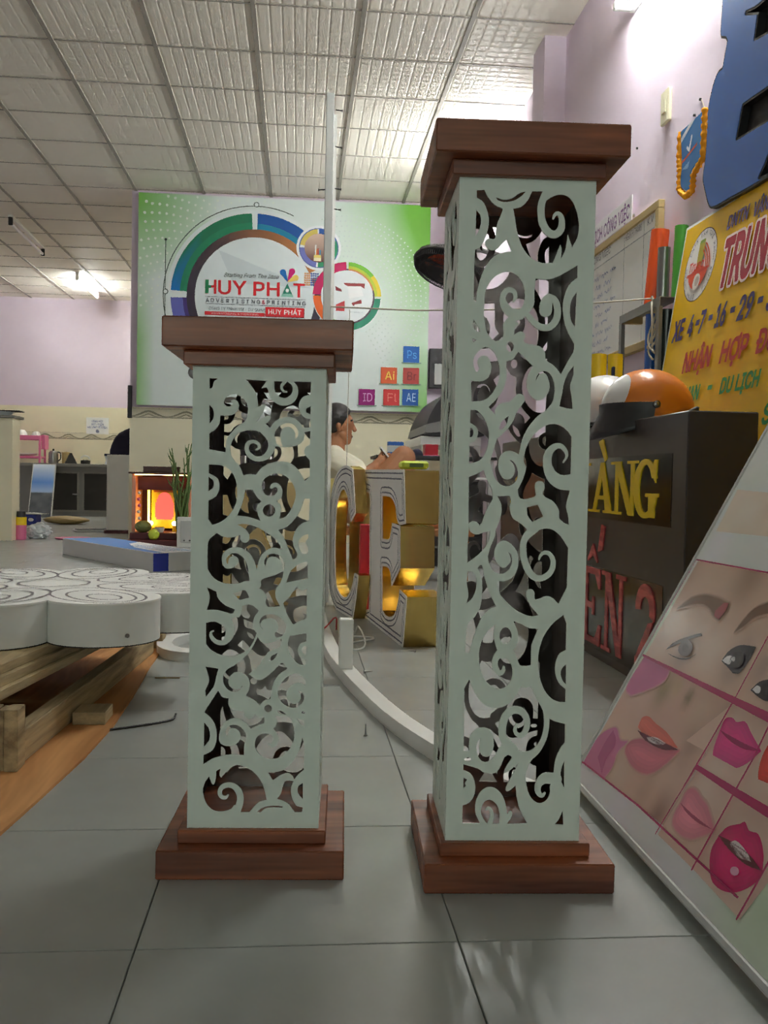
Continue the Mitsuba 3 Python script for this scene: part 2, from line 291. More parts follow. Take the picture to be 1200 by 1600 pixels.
# outlines of the cut panels, posters and letters, in tenths of a millimetre in their own planes
DATA_SCROLL = '''{"R":["-780,9904! -672,9914! -611,9803 -520,9709 -400,9655! -437,9547 -478,9449 -491,9332 -513,9234 -597,9231 -646,9181 -614,9105 -544,9068 -466,9099 -389,9189 -341,9230! -299,9143 -268,9062! -386,9039 -503,8991 -609,8871 -684,8713 -733,8527 -750,8332! -790,8360! -791,8895 -785,9070! -713,9111 -666,9200 -614,9338 -599,9484 -626,9619 -688,9743 -778,9798!","-780,9629! -723,9558 -709,9461 -732,9354 -783,9261!","-503,9813! -384,9782 -266,9814 -169,9885 -81,9908! -148,9838 -246,9776 -383,9749 -482,9775","8,9914! 162,9916! 208,9801 277,9838 404,9881 534,9850 627,9717 686,9504 677,9309 598,9141! 532,9324! 504,9109 438,8970! 448,9107 428,9181! 386,9066 330,8918! 171,8914 31,8968 -90,9091 -163,9245 -207,9399 -225,9515 -257,9660! -145,9692 -49,9792","-635,8315 -632,8452 -582,8590 -477,8716 -320,8779 -180,8728 -88,8604 -59,8448 -81,8311 -149,8231 -227,8190 -304,8119 -361,8030 -349,7913 -367,7844 -455,7792 -515,7820! -586,7906 -623,8042 -642,8178","88,8691! 237,8681 375,8715 532,8801 684,8896! 687,8724! 576,8623 505,8445 490,8268 521,8073 585,7917 668,7782! 661,7684 585,7544 486,7345! 387,7461 266,7546 243,7653 182,7730 62,7757 -58,7793 -41,7891 -102,7939 -161,7918 -204,7887! -192,7975 -144,8055 -194,8077! -86,8125 -28,8166! 71,8315 74,8511","682,8518! 612,8408 589,8271 609,8114 672,8008!","-788,8096! -737,8020 -675,7920! -735,7922 -785,7979","-796,7823! -728,7805! -786,7760!","-308,7718 -257,7794 -201,7721 -253,7645","-672,7336! -742,7374 -774,7481 -747,7589 -631,7700 -531,7683 -450,7587 -401,7441 -394,7304 -430,7166 -516,7026 -623,6951 -787,6931! -802,7225! -719,7237","-300,7512! -211,7544 -134,7654! -53,7577 79,7453! 9,7314 -3,7176 39,7059 121,6982 201,6974 279,7035 326,7144 302,7282 251,7355 181,7342 124,7238! 142,7317 200,7377 280,7383 351,7322 398,7185 398,7048 361,6929 284,6828! 167,6747 51,6606 -26,6466 -62,6347 -88,6189! -179,6236 -279,6234 -357,6163 -384,6044 -361,5926 -289,5839 -200,5850 -142,5950 -165,6049 -226,6111! -176,6098 -114,6010 -97,5892 -139,5792 -227,5741 -327,5753 -408,5823 -471,5964 -498,6081 -458,6240 -412,6409! -344,6469 -257,6560 -190,6660 -133,6799 -28,6949! -39,7027 -120,7055 -188,6995 -236,6944 -374,6912 -442,6831 -450,6752! -542,6859! -435,6969 -343,7109 -294,7287 -303,7424","-386,6557! -348,6656 -251,6737! -269,6638 -326,6558 -365,6538","666,7477! 669,7350! 624,7191 648,7034 667,6857! 582,6865 472,6892! 507,7070 533,7228 589,7367","-798,6813! -709,6806 -608,6710 -534,6534 -530,6377 -566,6218 -653,6098 -801,6052!","-18,6170! 18,6309 94,6449 211,6566 349,6636 489,6620 601,6543 663,6462! 662,5967! 654,5669! 609,5470 643,5331 656,5202! 585,5231 513,5299 506,5408 417,5535 306,5593 264,5642 292,5721 270,5800 210,5823 155,5778 158,5679 165,5610 96,5579 17,5558 -63,5576 -96,5684! -20,5854 16,6013 -16,6091","-800,5858! -688,5904 -590,5961! -548,5844 -475,5707 -452,5569 -480,5489 -547,5369 -593,5229 -628,5169! -672,5218 -732,5227 -791,5190!","40,5439! 198,5482! 283,5315! 125,5232! 52,5330!","-383,5590! -214,5603! -186,5534 -204,5435 -160,5287 -75,5229 -18,5190 37,5141! 129,5048 228,5121 387,5138 530,5047 655,4870! 650,4295! 535,4059! 453,4142 352,4171 243,4129 192,4128 180,4228 129,4271 70,4236 72,4147 135,4028 249,3893! 139,3878 -43,3945 -207,4073 -309,4181! -348,4280 -354,4379! -254,4377 -145,4432 -78,4543 -62,4683 -84,4802 -167,4909 -278,4961 -376,4896 -413,4756 -380,4658 -289,4569 -219,4600 -171,4681 -214,4803! -167,4760 -151,4661 -188,4551 -277,4484 -397,4508 -479,4616 -502,4735! -465,4875 -409,5015 -401,5104! -345,5254 -318,5393 -331,5492","-781,5177! -759,5078 -668,5040 -570,5071 -474,5093! -497,4954 -564,4833 -661,4732 -794,4631! -796,4889!","-786,4512! -716,4503 -657,4395 -666,4235 -723,4111 -795,4050! -768,4174 -796,4333!","-647,4564! -589,4604 -545,4436 -470,4218 -365,4011! -464,3969 -561,3858 -637,3698 -693,3517 -739,3333! -799,3346! -768,3756 -671,3857! -604,3977 -577,4117 -577,4356 -616,4495","-375,3751! -487,3650 -572,3479 -598,3299 -563,3079 -480,2930 -357,2837 -237,2832 -139,2923 -106,3064 -135,3194 -207,3263 -277,3263 -330,3372 -369,3481 -391,3601","-309,3592 -222,3717 -129,3594 -216,3469","-110,3805! 1,3766 123,3708 253,3699! 206,3589 159,3448 156,3167! 56,3156 -4,3166! -47,3265 -100,3385! -43,3506 -46,3646","610,3904! 660,3775! 659,3394! 564,3333 514,3192 517,3051 575,2911 672,2827! 673,2640! 572,2645 450,2708 345,2848 284,3028 259,3229 275,3409 336,3600 462,3782","669,3193! 610,3132 592,3052 625,2952 672,2902!","-730,2957! -636,2748 -522,2608 -391,2550 -250,2561 -122,2632 -34,2754 13,2855! 94,2846 168,2866! 228,2726 343,2526 367,2386 361,2224 315,2073 217,1951 87,1916 -35,1949 -137,2029 -267,1977 -334,1846 -442,1760 -543,1794 -596,1914 -593,2035 -545,2116! -561,1955 -515,1855 -424,1845 -366,1936 -355,2077 -403,2218 -504,2261 -614,2236 -692,2145 -709,2034 -707,1924! -787,1913! -797,2826!","448,2396! 539,2357 677,2324! 680,2055! 610,1954 550,1802 528,1610! 512,1458 479,1417 481,1316 418,1194 317,1167 204,1253 140,1415 125,1597 191,1779 309,1901 405,2083 441,2245","679,1793! 634,1661 632,1519 686,1388!","-780,1798 -725,1829 -670,1799 -723,1769","-787,1728! -692,1702 -571,1663 -489,1613 -308,1614 -193,1837! -133,1868 -82,1828! -150,1716 -197,1595! -108,1646 10,1748! -47,1616 -124,1474 -165,1353 -121,1343 -22,1424! 3,1232 58,1050 163,868! -139,857! -62,989 -83,1050 -132,989! -167,1171 -220,1292 -323,1382 -424,1391 -523,1330 -590,1189 -596,1027 -522,865! -783,864! -783,1127! -680,1178 -613,1310 -616,1471 -679,1592 -785,1641!","-778,1534! -731,1500 -756,1450 -741,1410 -779,1379!","-516,1047 -479,1169 -399,1214 -297,1150 -244,1008 -246,860! -421,860! -484,946","674,1063! 690,850! 562,860! 617,931"],
"RS":["196,9888,49 146,9740,51 144,9585,51 178,9450,53 259,9345,53 349,9319,53 427,9389,53 444,9497,43 422,9584,35 375,9617,28 336,9591,22 318,9542,14","-127,8173,71 -267,8208,63 -338,8284,59 -376,8381,41 -352,8479,41 -284,8524,37 -214,8493,31 -193,8425,26 -215,8370,18","-8,8166,39 94,8061,43 194,8005,47 313,8018,49 400,8128,49 410,8285,47 363,8401,47 283,8438,47","264,8399,69 246,8320,90 242,8242,90","-626,7494,90 -600,7417,86 -632,7318,83 -720,7276,59 -819,7274,43","-803,6597,29 -733,6549,31 -717,6471,33 -759,6391,33 -808,6375,29","680,5808,118 510,5815,102 388,5902,83 324,6059,63 330,6197,57 397,6298,47 497,6329,37 578,6262,28 600,6183,18 553,6097,12","167,5154,69 21,4982,47 6,4803,47 39,4644,49 123,4486,51 235,4424,45 364,4470,41 432,4571,39 439,4691,35 386,4779,31 316,4798,28 261,4757,18 238,4697,12","-190,3394,88 -309,3322,55 -363,3231,43 -350,3121,43 -292,3052,37 -243,3083,28 -234,3143,16","-85,1938,88 -220,2119,55 -230,2300,55 -183,2441,55 -85,2518,55 32,2503,53 115,2393,45 119,2263,41 61,2161,37 -10,2161,31 -52,2231,26 -27,2302,16","561,1519,88 399,1528,75 311,1436,49 307,1335,43 365,1275,28 405,1315,16","-387,846,35 -353,967,28 -365,1048,24 -406,1088,20 -440,1068,12"],
"L":["-728,7216! -606,7219! -662,7168 -687,7079 -723,7069!","-723,6838! -665,6760 -659,6653 -716,6554!","-513,6888 -456,6972 -359,6998 -261,6956 -180,6860 -164,6736 -194,6619 -317,6528 -421,6410 -465,6338 -480,6150! -716,6190! -719,6421! -635,6476 -574,6566 -563,6682! -461,6685 -372,6704 -303,6786 -304,6875 -358,6918 -418,6897! -383,6852 -441,6815 -498,6838","-194,7211! 99,7200! 26,7090! 104,7097 156,6956 264,6866 380,6846 495,6897 556,7010 548,7126 490,7199! 743,7202! 743,7015! 636,6982 575,6886 586,6771 659,6679 745,6664! 747,6542! 644,6536 589,6610 481,6674 356,6676 233,6616 154,6508! 65,6554! 144,6618 160,6699 72,6670 -43,6600! 44,6723 95,6870! -16,6824! -40,6987 -103,7101","206,7198! 401,7197! 466,7142 475,7053 423,6980 352,6957 262,6995 216,7082","745,6845! 684,6808 685,6755 744,6730!","222,6388 252,6496 331,6569 447,6593 546,6529 569,6422 527,6355! 520,6466 448,6536 359,6525 315,6444 317,6354 345,6248! 265,6282","-217,5817! -273,5950 -354,6037 -409,6143 -402,6268 -350,6376 -262,6449 -121,6479 4,6460 112,6386 229,6254! 345,6244 488,6251 612,6307 659,6380 663,6469! 745,6485! 744,6292! 676,6237 668,6148 745,6060! 749,5827! 678,5750! 619,5860 510,5983 367,6034 189,6012 48,5938 -40,5829! -129,5842","-720,5967! -521,5953 -396,5876 -323,5734 -303,5556 -318,5413 -405,5250 -528,5140 -660,5088! -718,5173! -718,5441! -604,5514 -561,5640 -590,5765 -718,5842!","-719,5789! -651,5728 -650,5639 -720,5580!","55,5688 103,5787 227,5852 352,5841 469,5759 539,5626 545,5501 489,5347 406,5229 318,5195! 339,5335 323,5407 273,5451! 331,5496 356,5587 328,5675 256,5724 194,5700 168,5646! 204,5634 257,5656 281,5603 232,5539 143,5529 80,5581","71,5312 163,5407 257,5316 166,5221","-188,5608! -81,5614! -17,5508 55,5446! -6,5383 -5,5275 42,5160! -119,5210 -298,5234! -238,5378 -204,5504","676,5499! 754,5496! 747,5172! 649,5135 562,5043 519,4917 530,4800 589,4657 524,4593! 468,4727 394,4905 302,5030! 436,5086 541,5195 602,5286 645,5395","742,4983! 653,4942 601,4851 620,4744 684,4682 746,4701! 745,4782! 717,4826 708,4871 743,4917!","-292,5100! -189,5110 -28,5074 134,4987 269,4890 366,4748! 244,4770 129,4726 41,4617 4,4473! -18,4373 -61,4283 -177,4272 -266,4238 -372,4229 -515,4249 -641,4328 -717,4443! -721,4739 -701,4865 -588,4974! -507,4922 -364,4912 -246,4950! -239,4869 -167,4835 -115,4902 -152,5009","127,4493! 105,4555 139,4642 228,4683 335,4649 400,4542 392,4452 366,4415! 373,4505 336,4586 246,4638 157,4610","-78,4255! 38,4212 73,4294 144,4331 251,4360 357,4415 393,4425! 376,4343 342,4253 281,4162 283,4036 347,3910! 276,3900 168,3899! 132,3961 148,4052 75,4150 -6,4167!","500,4444! 624,4546 734,4574! 749,4322! 574,4292 431,4258! 465,4363","584,4202! 657,4149 734,4178! 741,3735! 638,3697 540,3642! 448,3803 391,3956! 471,4038 523,4111","-344,4090! -202,4137 -157,4137! -102,4030! -244,3992!","-724,4174! -585,4113! -562,4023 -457,3917 -313,3856! -348,3792 -438,3809! -581,3843 -723,3841! -689,3950 -682,4058","-207,3911! -82,3928 40,3843! -26,3743 -45,3598 13,3517! -47,3363 -144,3244 -304,3170 -482,3173 -644,3247 -725,3337! -730,3652! -605,3675 -489,3628 -418,3665 -321,3739 -241,3749 -210,3848","111,3542! 53,3635 67,3726 152,3785 278,3783 386,3712 442,3604 390,3477 301,3440! 273,3494 326,3585 306,3675 225,3732 118,3712 68,3654","28,3454! 105,3365 230,3376 382,3432! 348,3305 214,3258 126,3157 39,3020 -94,2901! 60,2818 220,2914 370,3069! 397,3075 473,2993! 346,2897 267,2769 242,2624 226,2538! 136,2513 74,2440! -7,2516 -134,2580! -90,2671 -80,2780 -120,2870 -229,2932 -336,2904 -393,2795 -351,2704 -261,2678 -181,2733! -225,2660 -332,2636 -431,2704 -472,2830 -426,2952 -302,3034! -178,3135 -64,3272","190,3113! 233,3176 322,3223! 297,3159 235,3104","498,3478! 623,3498 740,3518! 739,3046! 648,3054 539,3153 474,3279 472,3388","-730,3008! -537,2981! -567,2869 -601,2724 -715,2559! -729,2648! -673,2795 -693,2903","-538,2657! -474,2562 -384,2544! -379,2432 -292,2369 -166,2358! -129,2262 -39,2250 5,2318! 68,2255 140,2273! 141,2182 61,2151 -55,2093! -128,2180 -237,2248 -362,2232 -468,2141 -516,1995 -500,1886 -410,1838 -293,1851 -214,1925 -206,2016 -261,2084 -351,2091 -397,1969! -425,2041 -369,2136 -253,2146 -162,2080 -116,1980 -145,1853 -148,1698! -282,1710 -444,1696 -604,1645 -741,1561! -739,1699! -606,1776 -551,1940 -571,2122 -639,2248 -739,2332!","-737,2189! -664,2085 -653,1939 -735,1821!","138,2397 195,2456 253,2398 196,2339","735,2743! 653,2787 546,2753 466,2649 486,2522 577,2468 661,2524 669,2597 628,2663! 691,2642 725,2566 676,2460 569,2408 443,2449 355,2539 335,2657 375,2766 472,2872 597,2923 687,2878 742,2815!","327,2375! 408,2358 472,2304! 400,2312 346,2330","617,2250! 734,2224! 732,2133! 672,2169","684,2342 710,2364 738,2343 711,2320","292,2297! 329,2221 307,2129 272,2102! 332,2029 357,1939 326,1847 255,1823 182,1888! 236,1874 275,1929 252,2005 144,2028 46,1981 8,1872 40,1763 149,1669 294,1646 437,1708 546,1840 589,1986 574,2132 518,2268 409,2285","703,1969! 737,1878 733,1485! 658,1421 596,1343! 568,1402 495,1438 388,1401 281,1327! 210,1445! 315,1455 422,1483 547,1584 644,1731 686,1877","475,1324 587,1320! 553,1219 564,1091 629,963 729,927! 721,853! 613,853! 521,971 448,1017 343,1053! 401,1126 435,1255","723,1293! 661,1247 653,1146 727,1051!","-741,1156 -716,1284 -654,1385! -614,1285 -585,1263 -555,1358 -551,1464! -486,1499! -502,1413 -478,1362! -404,1450 -271,1551 -136,1528 9,1444 119,1298 175,1143 195,1037! 70,993 -58,850! -204,849! -263,958 -325,899 -450,860 -576,874 -685,974","45,850! 143,924 268,952 431,944 422,920! 269,924 179,906 108,847!"],
"LS":["369,7202,26 317,7120,20 341,7059,18 395,7047,11","74,6501,73 174,6369,62 189,6245,51 125,6118,46 10,6062,38 -106,6096,38 -170,6184,31 -162,6273,31 -92,6315,27 -11,6285,24 7,6232,20 -36,6195,13","-16,4229,82 -57,4391,62 -82,4516,58 -147,4641,55 -255,4715,47 -370,4718,44 -459,4654,40 -481,4582,31 -447,4492,31 -390,4493,40 -342,4566,73","-740,3742,82 -580,3753,82 -454,3701,77 -385,3593,66 -388,3467,60 -467,3367,38 -574,3374,31 -647,3446,26 -656,3509,16 -621,3533,11","760,3373,27 671,3336,29 645,3263,29 682,3182,33 764,3156,33","-238,840,47 -200,977,51 -193,1087,49 -239,1196,46 -330,1254,38 -437,1240,35 -494,1167,31 -471,1085,29 -408,1067,22 -372,1104,13"]}'''
DATA_TRACE = '''{"POST":[["up","17039,4961! 17102,5748! 14797,5667! 14087,4985!"],
["face","17083,4398! 14465,4418! 12263,4429! 11240,2620! 13406,2606! 17104,2595!"],
["mouth","17104,2595! 13406,2606! 13458,1311! 13445,725! 17233,566!"],
["p2","13406,2606! 11240,2620! 11220,1980! 12048,1900! 14142,1816!"],
["p2","13414,1609! 12210,1637! 12205,584! 13505,583!"],
["p2","12210,1637! 10548,1694! 10832,550! 12205,584!"],
["p2","13414,1609! 13434,2662! 12275,2643! 12210,1637!"],
["p2","12210,1637! 12275,2643! 10601,2644! 10548,1694!"],
["brow","16817,3527! 16533,3742 16129,3851 15637,3870 15117,3841! 15092,3724 15139,3569! 15365,3604 15673,3698 16027,3721 16416,3655"],
["browr","15400,3681! 15270,3821 15107,3843! 15078,3712 15139,3569! 15349,3601"],
["brow","14451,3479! 14379,3695 14258,3866 13989,3991 13622,4100 13485,3973! 13844,3861 14133,3757 14278,3609"],
["iris","15964,2951 15891,3110 15534,3069 15440,2948 15566,2870 15801,2868"],
["pupil","15831,2974 15797,3050 15627,3025 15591,2948 15710,2926"],
["lashl","16423,2825! 16235,3003 15885,3156 15496,3287! 15394,3258! 15802,3120 16123,2974"],
["lashl","16270,2795! 15792,2785 15460,2840 15257,2982! 15466,2869 15823,2807"],
["lash","14382,3016! 14328,3192 14101,3322 13647,3377! 13633,3234 13694,2978 13873,2929! 14192,2989"],
["white","14344,3031! 14262,3115 14115,3130 14071,3026 14195,3014"],
["iris2","14145,3087 14078,3213 13847,3218 13738,3103 13837,3010 14025,3010"],
["white","14103,3120 14049,3143 13988,3092 14054,3079"],
["lash","13184,2823! 13079,2964 12846,3048 12516,3073! 12430,2914 12645,2785 12927,2788"],
["white","13126,2836! 13064,2908 12927,2892 12920,2824"],
["iris2","12945,2888 12887,2982 12679,2959 12669,2848 12836,2832"],
["petal","17049,2570! 15878,2595! 15834,2413 16268,2148 16749,1937! 17098,2023"],
["petal","17155,564! 17149,997 16667,1341 16217,1236 15938,1295! 16079,1053 15981,861 16062,579!"],
["petal2","16683,801! 16719,1097 16662,1304! 16283,1143 16329,868 16186,651!"],
["lipo","15858,1573! 15894,1727 15712,1802 15343,1779 14820,1760 14164,1652! 14632,1567 15279,1514"],
["dark","15798,1534! 15354,1564 14708,1620 14164,1652! 14660,1526 15327,1483"],
["teeth","15350,1529! 15052,1611 14629,1626! 14792,1556 15175,1507"],
["lipp","15872,1241 15621,1419 15242,1489 14667,1531 14166,1641! 14326,1413 14523,1220 14760,1106 15211,1060 15626,1113"],
["lips2","13388,2176! 13417,2339 13250,2397 13093,2376 12901,2431 12572,2334 12171,2216! 12323,2015 12486,1893 12781,1767 13067,1791 13271,1899"],
["lip2d","13394,2180! 12961,2184 12531,2194 12171,2216! 12526,2137 12956,2125"],
["lips3","13349,1104! 13351,1283 13183,1350 12918,1312 12669,1279 12237,1110! 12439,969 12635,857 12921,802 13249,832 13351,949"],
["lip3d","13349,1104! 13025,1095 12604,1097 12237,1110! 12625,1060 13047,1057"],
["lips4","12086,1102! 12010,1242 11795,1363 11715,1419 11543,1369 11330,1400 11052,1272 10892,1107! 10900,976 11098,775 11360,661 11693,639 11936,756 12082,921"],
["dark","12086,1102! 11714,1147 11272,1159 10896,1110! 11254,1048 11727,1060"],
["teeth","11763,1114! 11671,1185 11331,1162 11163,1111! 11442,1065"],
["lips5","11958,2556! 12110,2290 11997,1987 11728,1824 11342,1793 11166,2009"],
["shine","11468,894 11374,960 11273,922 11346,865"]],"POSTL":[["17104,2595 13406,2606 11240,2620",8,30],
["13406,2606 13440,3498 13453,4074",6,6],
["13406,2606 13431,1894 13458,1311",8,8],
["13414,1609 12210,1637 10548,1694",14,26],
["12210,1637 12209,1098 12205,584",8,8],
["12210,1637 12207,2120 12275,2643",8,8],
["13414,1609 13472,1093 13505,583",6,6],
["17083,4398 17122,3531 17233,566",5,5],
["17233,566 14423,690 11020,720",6,6],
["17083,4398 14465,4418 12263,4429",5,5],
["10832,550 10827,957 10831,1968",8,8]],"POSTB":[["face","14932,4358",495,"#8a6450",0.55],
["face","17196,4130",401,"#9c7863",0.4],
["face","16937,3076",463,"#cfc4bc",0.5],
["face","15732,2992",392,"#8c8084",0.6],
["face","13957,3110",371,"#92756f",0.6],
["face","14870,3067",310,"#e0cdc0",0.45],
["face","15867,3446",308,"#cfae9b",0.4],
["face","13166,3168",255,"#8f7a80",0.5],
["mouth","15679,2279",276,"#7f7638",0.7],
["mouth","14768,2351",128,"#66591e",0.85],
["mouth","15288,2420",178,"#c0ae84",0.6],
["mouth","14227,2198",313,"#d6c4ae",0.4],
["mouth","13342,2252",337,"#7d5a4a",0.55],
["mouth","13802,758",296,"#7a4c3e",0.75],
["mouth","14536,898",284,"#a98672",0.4],
["mouth","15523,715",401,"#d8c4b8",0.5],
["mouth","13938,1836",310,"#8a6757",0.5],
["mouth","15091,1513",640,"#c98f86",0.25],
["p2","12702,2181",402,"#d3a9a0",0.4],
["p2","12921,1071",366,"#c99c92",0.4],
["p2","11481,1049",411,"#a8707a",0.4],
["p2","12964,1537",308,"#eadccf",0.5]],"EB":"32132,23554! 32067,22624 32144,21537 32078,21326! 31709,21135! 31599,20996! 31727,20675 31901,20259! 32261,20255 32610,19967 32944,19362 32998,18593! 33088,17552 33264,16906 33062,16421 32685,15752 32349,15555 31314,15494! 29426,15408! 28366,15409! 25553,15289! 25893,20654!","EBH":["30233,21297! 29549,21125 28743,21054! 27324,20653! 27267,19779! 28672,19990! 29555,20163! 29361,20909!","30240,18312! 28552,18189! 27153,18036! 27094,17128! 28488,17227! 30617,17385!","27795,16060! 28363,16093 28595,15847 28959,15587! 28375,15533! 27758,15494!"],"PN":"36005,19556! 34081,19581! 33969,18820 34057,17987 34592,17826 34995,17612 34957,17106 35388,17137 35851,17479 35779,18214 35902,19013","PNF":"33858,19639 33853,18778 33898,17838 34688,17514 34766,16949 35369,16881 36031,17331 36020,18039 36124,18582 36071,19580","E":"-494,6235! 7160,6178! 7509,4329! 6662,4243! 6225,4397 5924,4849 5231,5160 4299,5222 3449,5211! 3615,3527! 4922,3611 5235,3926 5410,4219! 6668,4179! 6806,2695! 5468,1926! 5299,2362 4763,2553 3684,2508! 3855,768! 4546,673 5453,750 6179,987 6724,1579 6856,1929! 7955,1809! 7461,-119! -283,-552! -188,175! 1204,460! 949,5015! 780,5278! -251,5343!","C":"1790,6398 3013,6252! 3572,4421! 2854,4043! 2607,4438 2227,5082 1523,5401 720,5163 282,4582 99,3770 65,2614 393,1153 962,833 1764,708 2518,833 3221,1282 3651,1930! 4166,1893! 4043,1376 3747,625 3436,11! 2080,-62 758,-26 -392,409 -1190,1314 -1683,1880 -1535,3389 -1105,4597 -417,5607 522,6184"}'''

# ---------------------------------------------------------------- the two pillars
SCR = json.loads(DATA_SCROLL)
TH = math.radians(-2.77); EX = V(math.cos(TH), math.sin(TH), 0); EY = V(-EX[1], EX[0], 0); EZ = V(0, 0, 1)
def pillar(label, c, du, ztop, holes, strokes, edge, solid, zt):
    t = thing('decorative_pillar', label, 'pillar'); O = V(c[0], c[1], 0)
    P = lambda m: frame(m, O, EX, EY, EZ)
    def mitred(x0, x1, z0, z1, nm, cc=.002):
        part(t, nm, P(bx(x0, x1, -(x1-x0)/2, (x1-x0)/2, z0, z1, cc)), 'woodx')
    mitred(-.135, .135, 0, .0425, 'base'); mitred(-.1085+du*.4, .1075+du*.4, .0425, .062, 'base_trim', .0015)
    u0, u1 = edge; zb = .062
    H = unary_union([curve(s) for s in holes]).difference(unary_union([brush(s) for s in strokes]))
    plate = sbox(u0, zb, u1, ztop)
    cut = plate.difference(H.intersection(sbox(u0+.015, zb+.02, u1-.015, ztop-.012)))
    cut = max(polys(cut), key=lambda g: g.area).simplify(.00012)
    w = u1-u0; um = (u0+u1)/2; c2 = affinity.translate(cut, -um, 0); side = affinity.scale(sbox(-w/2, zb, w/2, ztop), (w-.006)/w, 1, origin=(0, 0))
    c2s = affinity.scale(c2, (w-.006)/w, 1, origin=(0, 0))
    hw = w/2
    def face(nm, g, o, u, n, inner):
        o = O+EX*um+o
        k = part(t, nm, frame(extr(g, .0022), o, u, EZ, n), 'mint')
        part(k, 'lining', frame(extr(g, .0008), o-n*.00085, u, EZ, n), inner)
    face('front_panel', c2, -EY*(hw-.0022), EX, -EY, 'mirror')
    face('back_panel', c2, EY*(hw-.0022), -EX, EY, 'mirror')
    for s in (-1, 1):
        face('side_panel', side if s == solid else c2s, EX*s*(hw-.0022), EY*s, EX*s, 'brushed' if s == solid else 'mirror')
    mitred(-.1085+du, .1085+du, ztop, ztop+.022, 'cap_trim', .0015); mitred(-.135+du, .135+du, ztop+.022, zt, 'cap')
pillar('shorter white scrollwork pillar with brown wooden cap and base, left of the tall one', (-.0537, 1.4868), 0, .7395, SCR['L'], SCR['LS'], (-.0965, .0965), -1, .8045)
pillar('taller white scrollwork pillar with brown wooden cap and base', (.3264, 1.4238), -.0055, 1.0085, SCR['R'], SCR['RS'], (-.1025, .092), 1, 1.0755)

# ---------------------------------------------------------------- company sign on the back wall
ad = thing('company_sign', 'big green and white printed company sign reading HUY PHAT on the back wall', 'sign')
part(ad, 'board', bx(-1.447, 1.158, 8.605, 8.69, 1.215, 3.086), 'whitem')
pr = Print((0, 8.6045, 0), (1, 0, 0), (0, 0, 1))
def adbg(v):
    x, z = v[:, 0], v[:, 1]; w, g = hexc('#dfe9e6'), hexc('#6fb63a')
    a = np.clip(1-np.hypot((x+1.5)/.75, (z-3.05)/.75), 0, 1)
    b = np.clip((x-.25)/.95, 0, 1)*np.clip((z-1.9)/1.1, 0, 1)*1.1+np.clip((x-.75)/.45, 0, 1)*np.clip((2.0-z)/.9, 0, 1)*.9
    c = np.clip(1-(x+1.45)/.16, 0, 1)*np.clip((2.6-z)/.8, 0, 1)*.8
    b = b+np.clip(1-np.abs(x-1.05)/.3, 0, 1)*.3
    k = np.clip(a**.8+b+c, 0, 1)[:, None]; return w*(1-k)+g*k
pr.grid(-1.447, 1.158, 1.215, 3.086, 104, 76, adbg)
C1 = (-.414, 2.2)
def ring(c, r0, r1, a0, a1):
    t = np.radians(np.linspace(a0, a1, 40)); o = [(c[0]+r1*math.cos(q), c[1]+r1*math.sin(q)) for q in t]; i = [(c[0]+r0*math.cos(q), c[1]+r0*math.sin(q)) for q in t[::-1]]
    return Polygon(o+i)
dots = []
for k in range(16):
    r = .86+.05*k
    for a in range(0, 360, 5 if k < 8 else 4):
        x, z = C1[0]+r*math.cos(math.radians(a+2*k)), C1[1]+r*math.sin(math.radians(a+2*k))
        if -1.43 < x < -.2 and 2.05 < z < 3.07: dots.append(Point(x, z).buffer(.009+.0006*k, 3))
pr.add(unary_union(dots), '#e6efe2')
dots = []
for k in range(9):
    r = .36+.045*k
    for a in np.arange(-60, 110, 6-.3*k):
        x, z = .41+r*math.cos(math.radians(a)), 2.24+r*math.sin(math.radians(a))
        if x < 1.14 and z < 3.05: dots.append(sbox(x-.007, z-.007, x+.007, z+.007))
pr.add(unary_union(dots), '#cfdcd6')
pr.add(Point(C1).buffer(.78, 48), '#e4ecec')
line = LineString([(C1[0]+.81*math.cos(q), C1[1]+.81*math.sin(q)) for q in np.radians(np.linspace(66, 196, 60))]).buffer(.004)
pr.add(line, '#44504a'); pr.add(sbox(-1.211, 1.9, -1.204, 2.683), '#44504a'); pr.add(Point(-1.207, 2.683).buffer(.012), '#333c38')
for q in ((-1.205, 2.225), (-.413, 3.024)): pr.add(Point(q).buffer(.024), '#44504a'); pr.add(Point(q).buffer(.017), '#e4ecec')
def grad(a, b, f): 
    A, B = hexc(a), hexc(b); return lambda v: (lambda k: A*(1-k)+B*k)(np.clip(f(v), 0, 1)[:, None])
pr.add(ring(C1, .60, .745, 93, 177), grad('#1f6f4e', '#1668ae', lambda v: ((2.55-v[:, 1])/.3)))
pr.add(ring(C1, .60, .665, 93, 177), '#1e7a55')
pr.add(ring(C1, .60, .745, 52, 89), '#1c4f97'); pr.add(ring(C1, .60, .655, 50, 89), '#1f7f9e')
pr.add(ring(C1, .60, .745, 182, 225), '#6367b4'); pr.add(ring(C1, .58, .64, 182, 225), '#3b2a6e')
for k in range(7):
    for j in range(10):
        a = math.radians(50-2.6*k); r = .60+.0155*j; x, z = C1[0]+r*math.cos(a), C1[1]+r*math.sin(a); s = .0068-.0007*k
        pr.k -= 1 if (k or j) else 0; pr.add(sbox(x-s, z-s, x+s, z+s), '#2b67ab' if j > 3 else '#c98a4e')
pr.add(ring(C1, .53, .605, -20, 205), grad('#2b2330', '#b97a45', lambda v: (v[:, 0]+.75)/.8))
pr.add(ring(C1, .53, .605, -20, 8), '#2f2a3a'); pr.add(ring(C1, .53, .605, 20, 26), '#e4ecec')
pr.add(Point(C1).buffer(.533, 48), '#e3ecee'); pr.add(Polygon([(C1[0]-.33, C1[1]+.41), (C1[0]+.5, C1[1]+.1), (C1[0]-.2, C1[1]+.12)]).intersection(Point(C1).buffer(.53)), '#d3dde1')
C2 = (.148, 2.662)
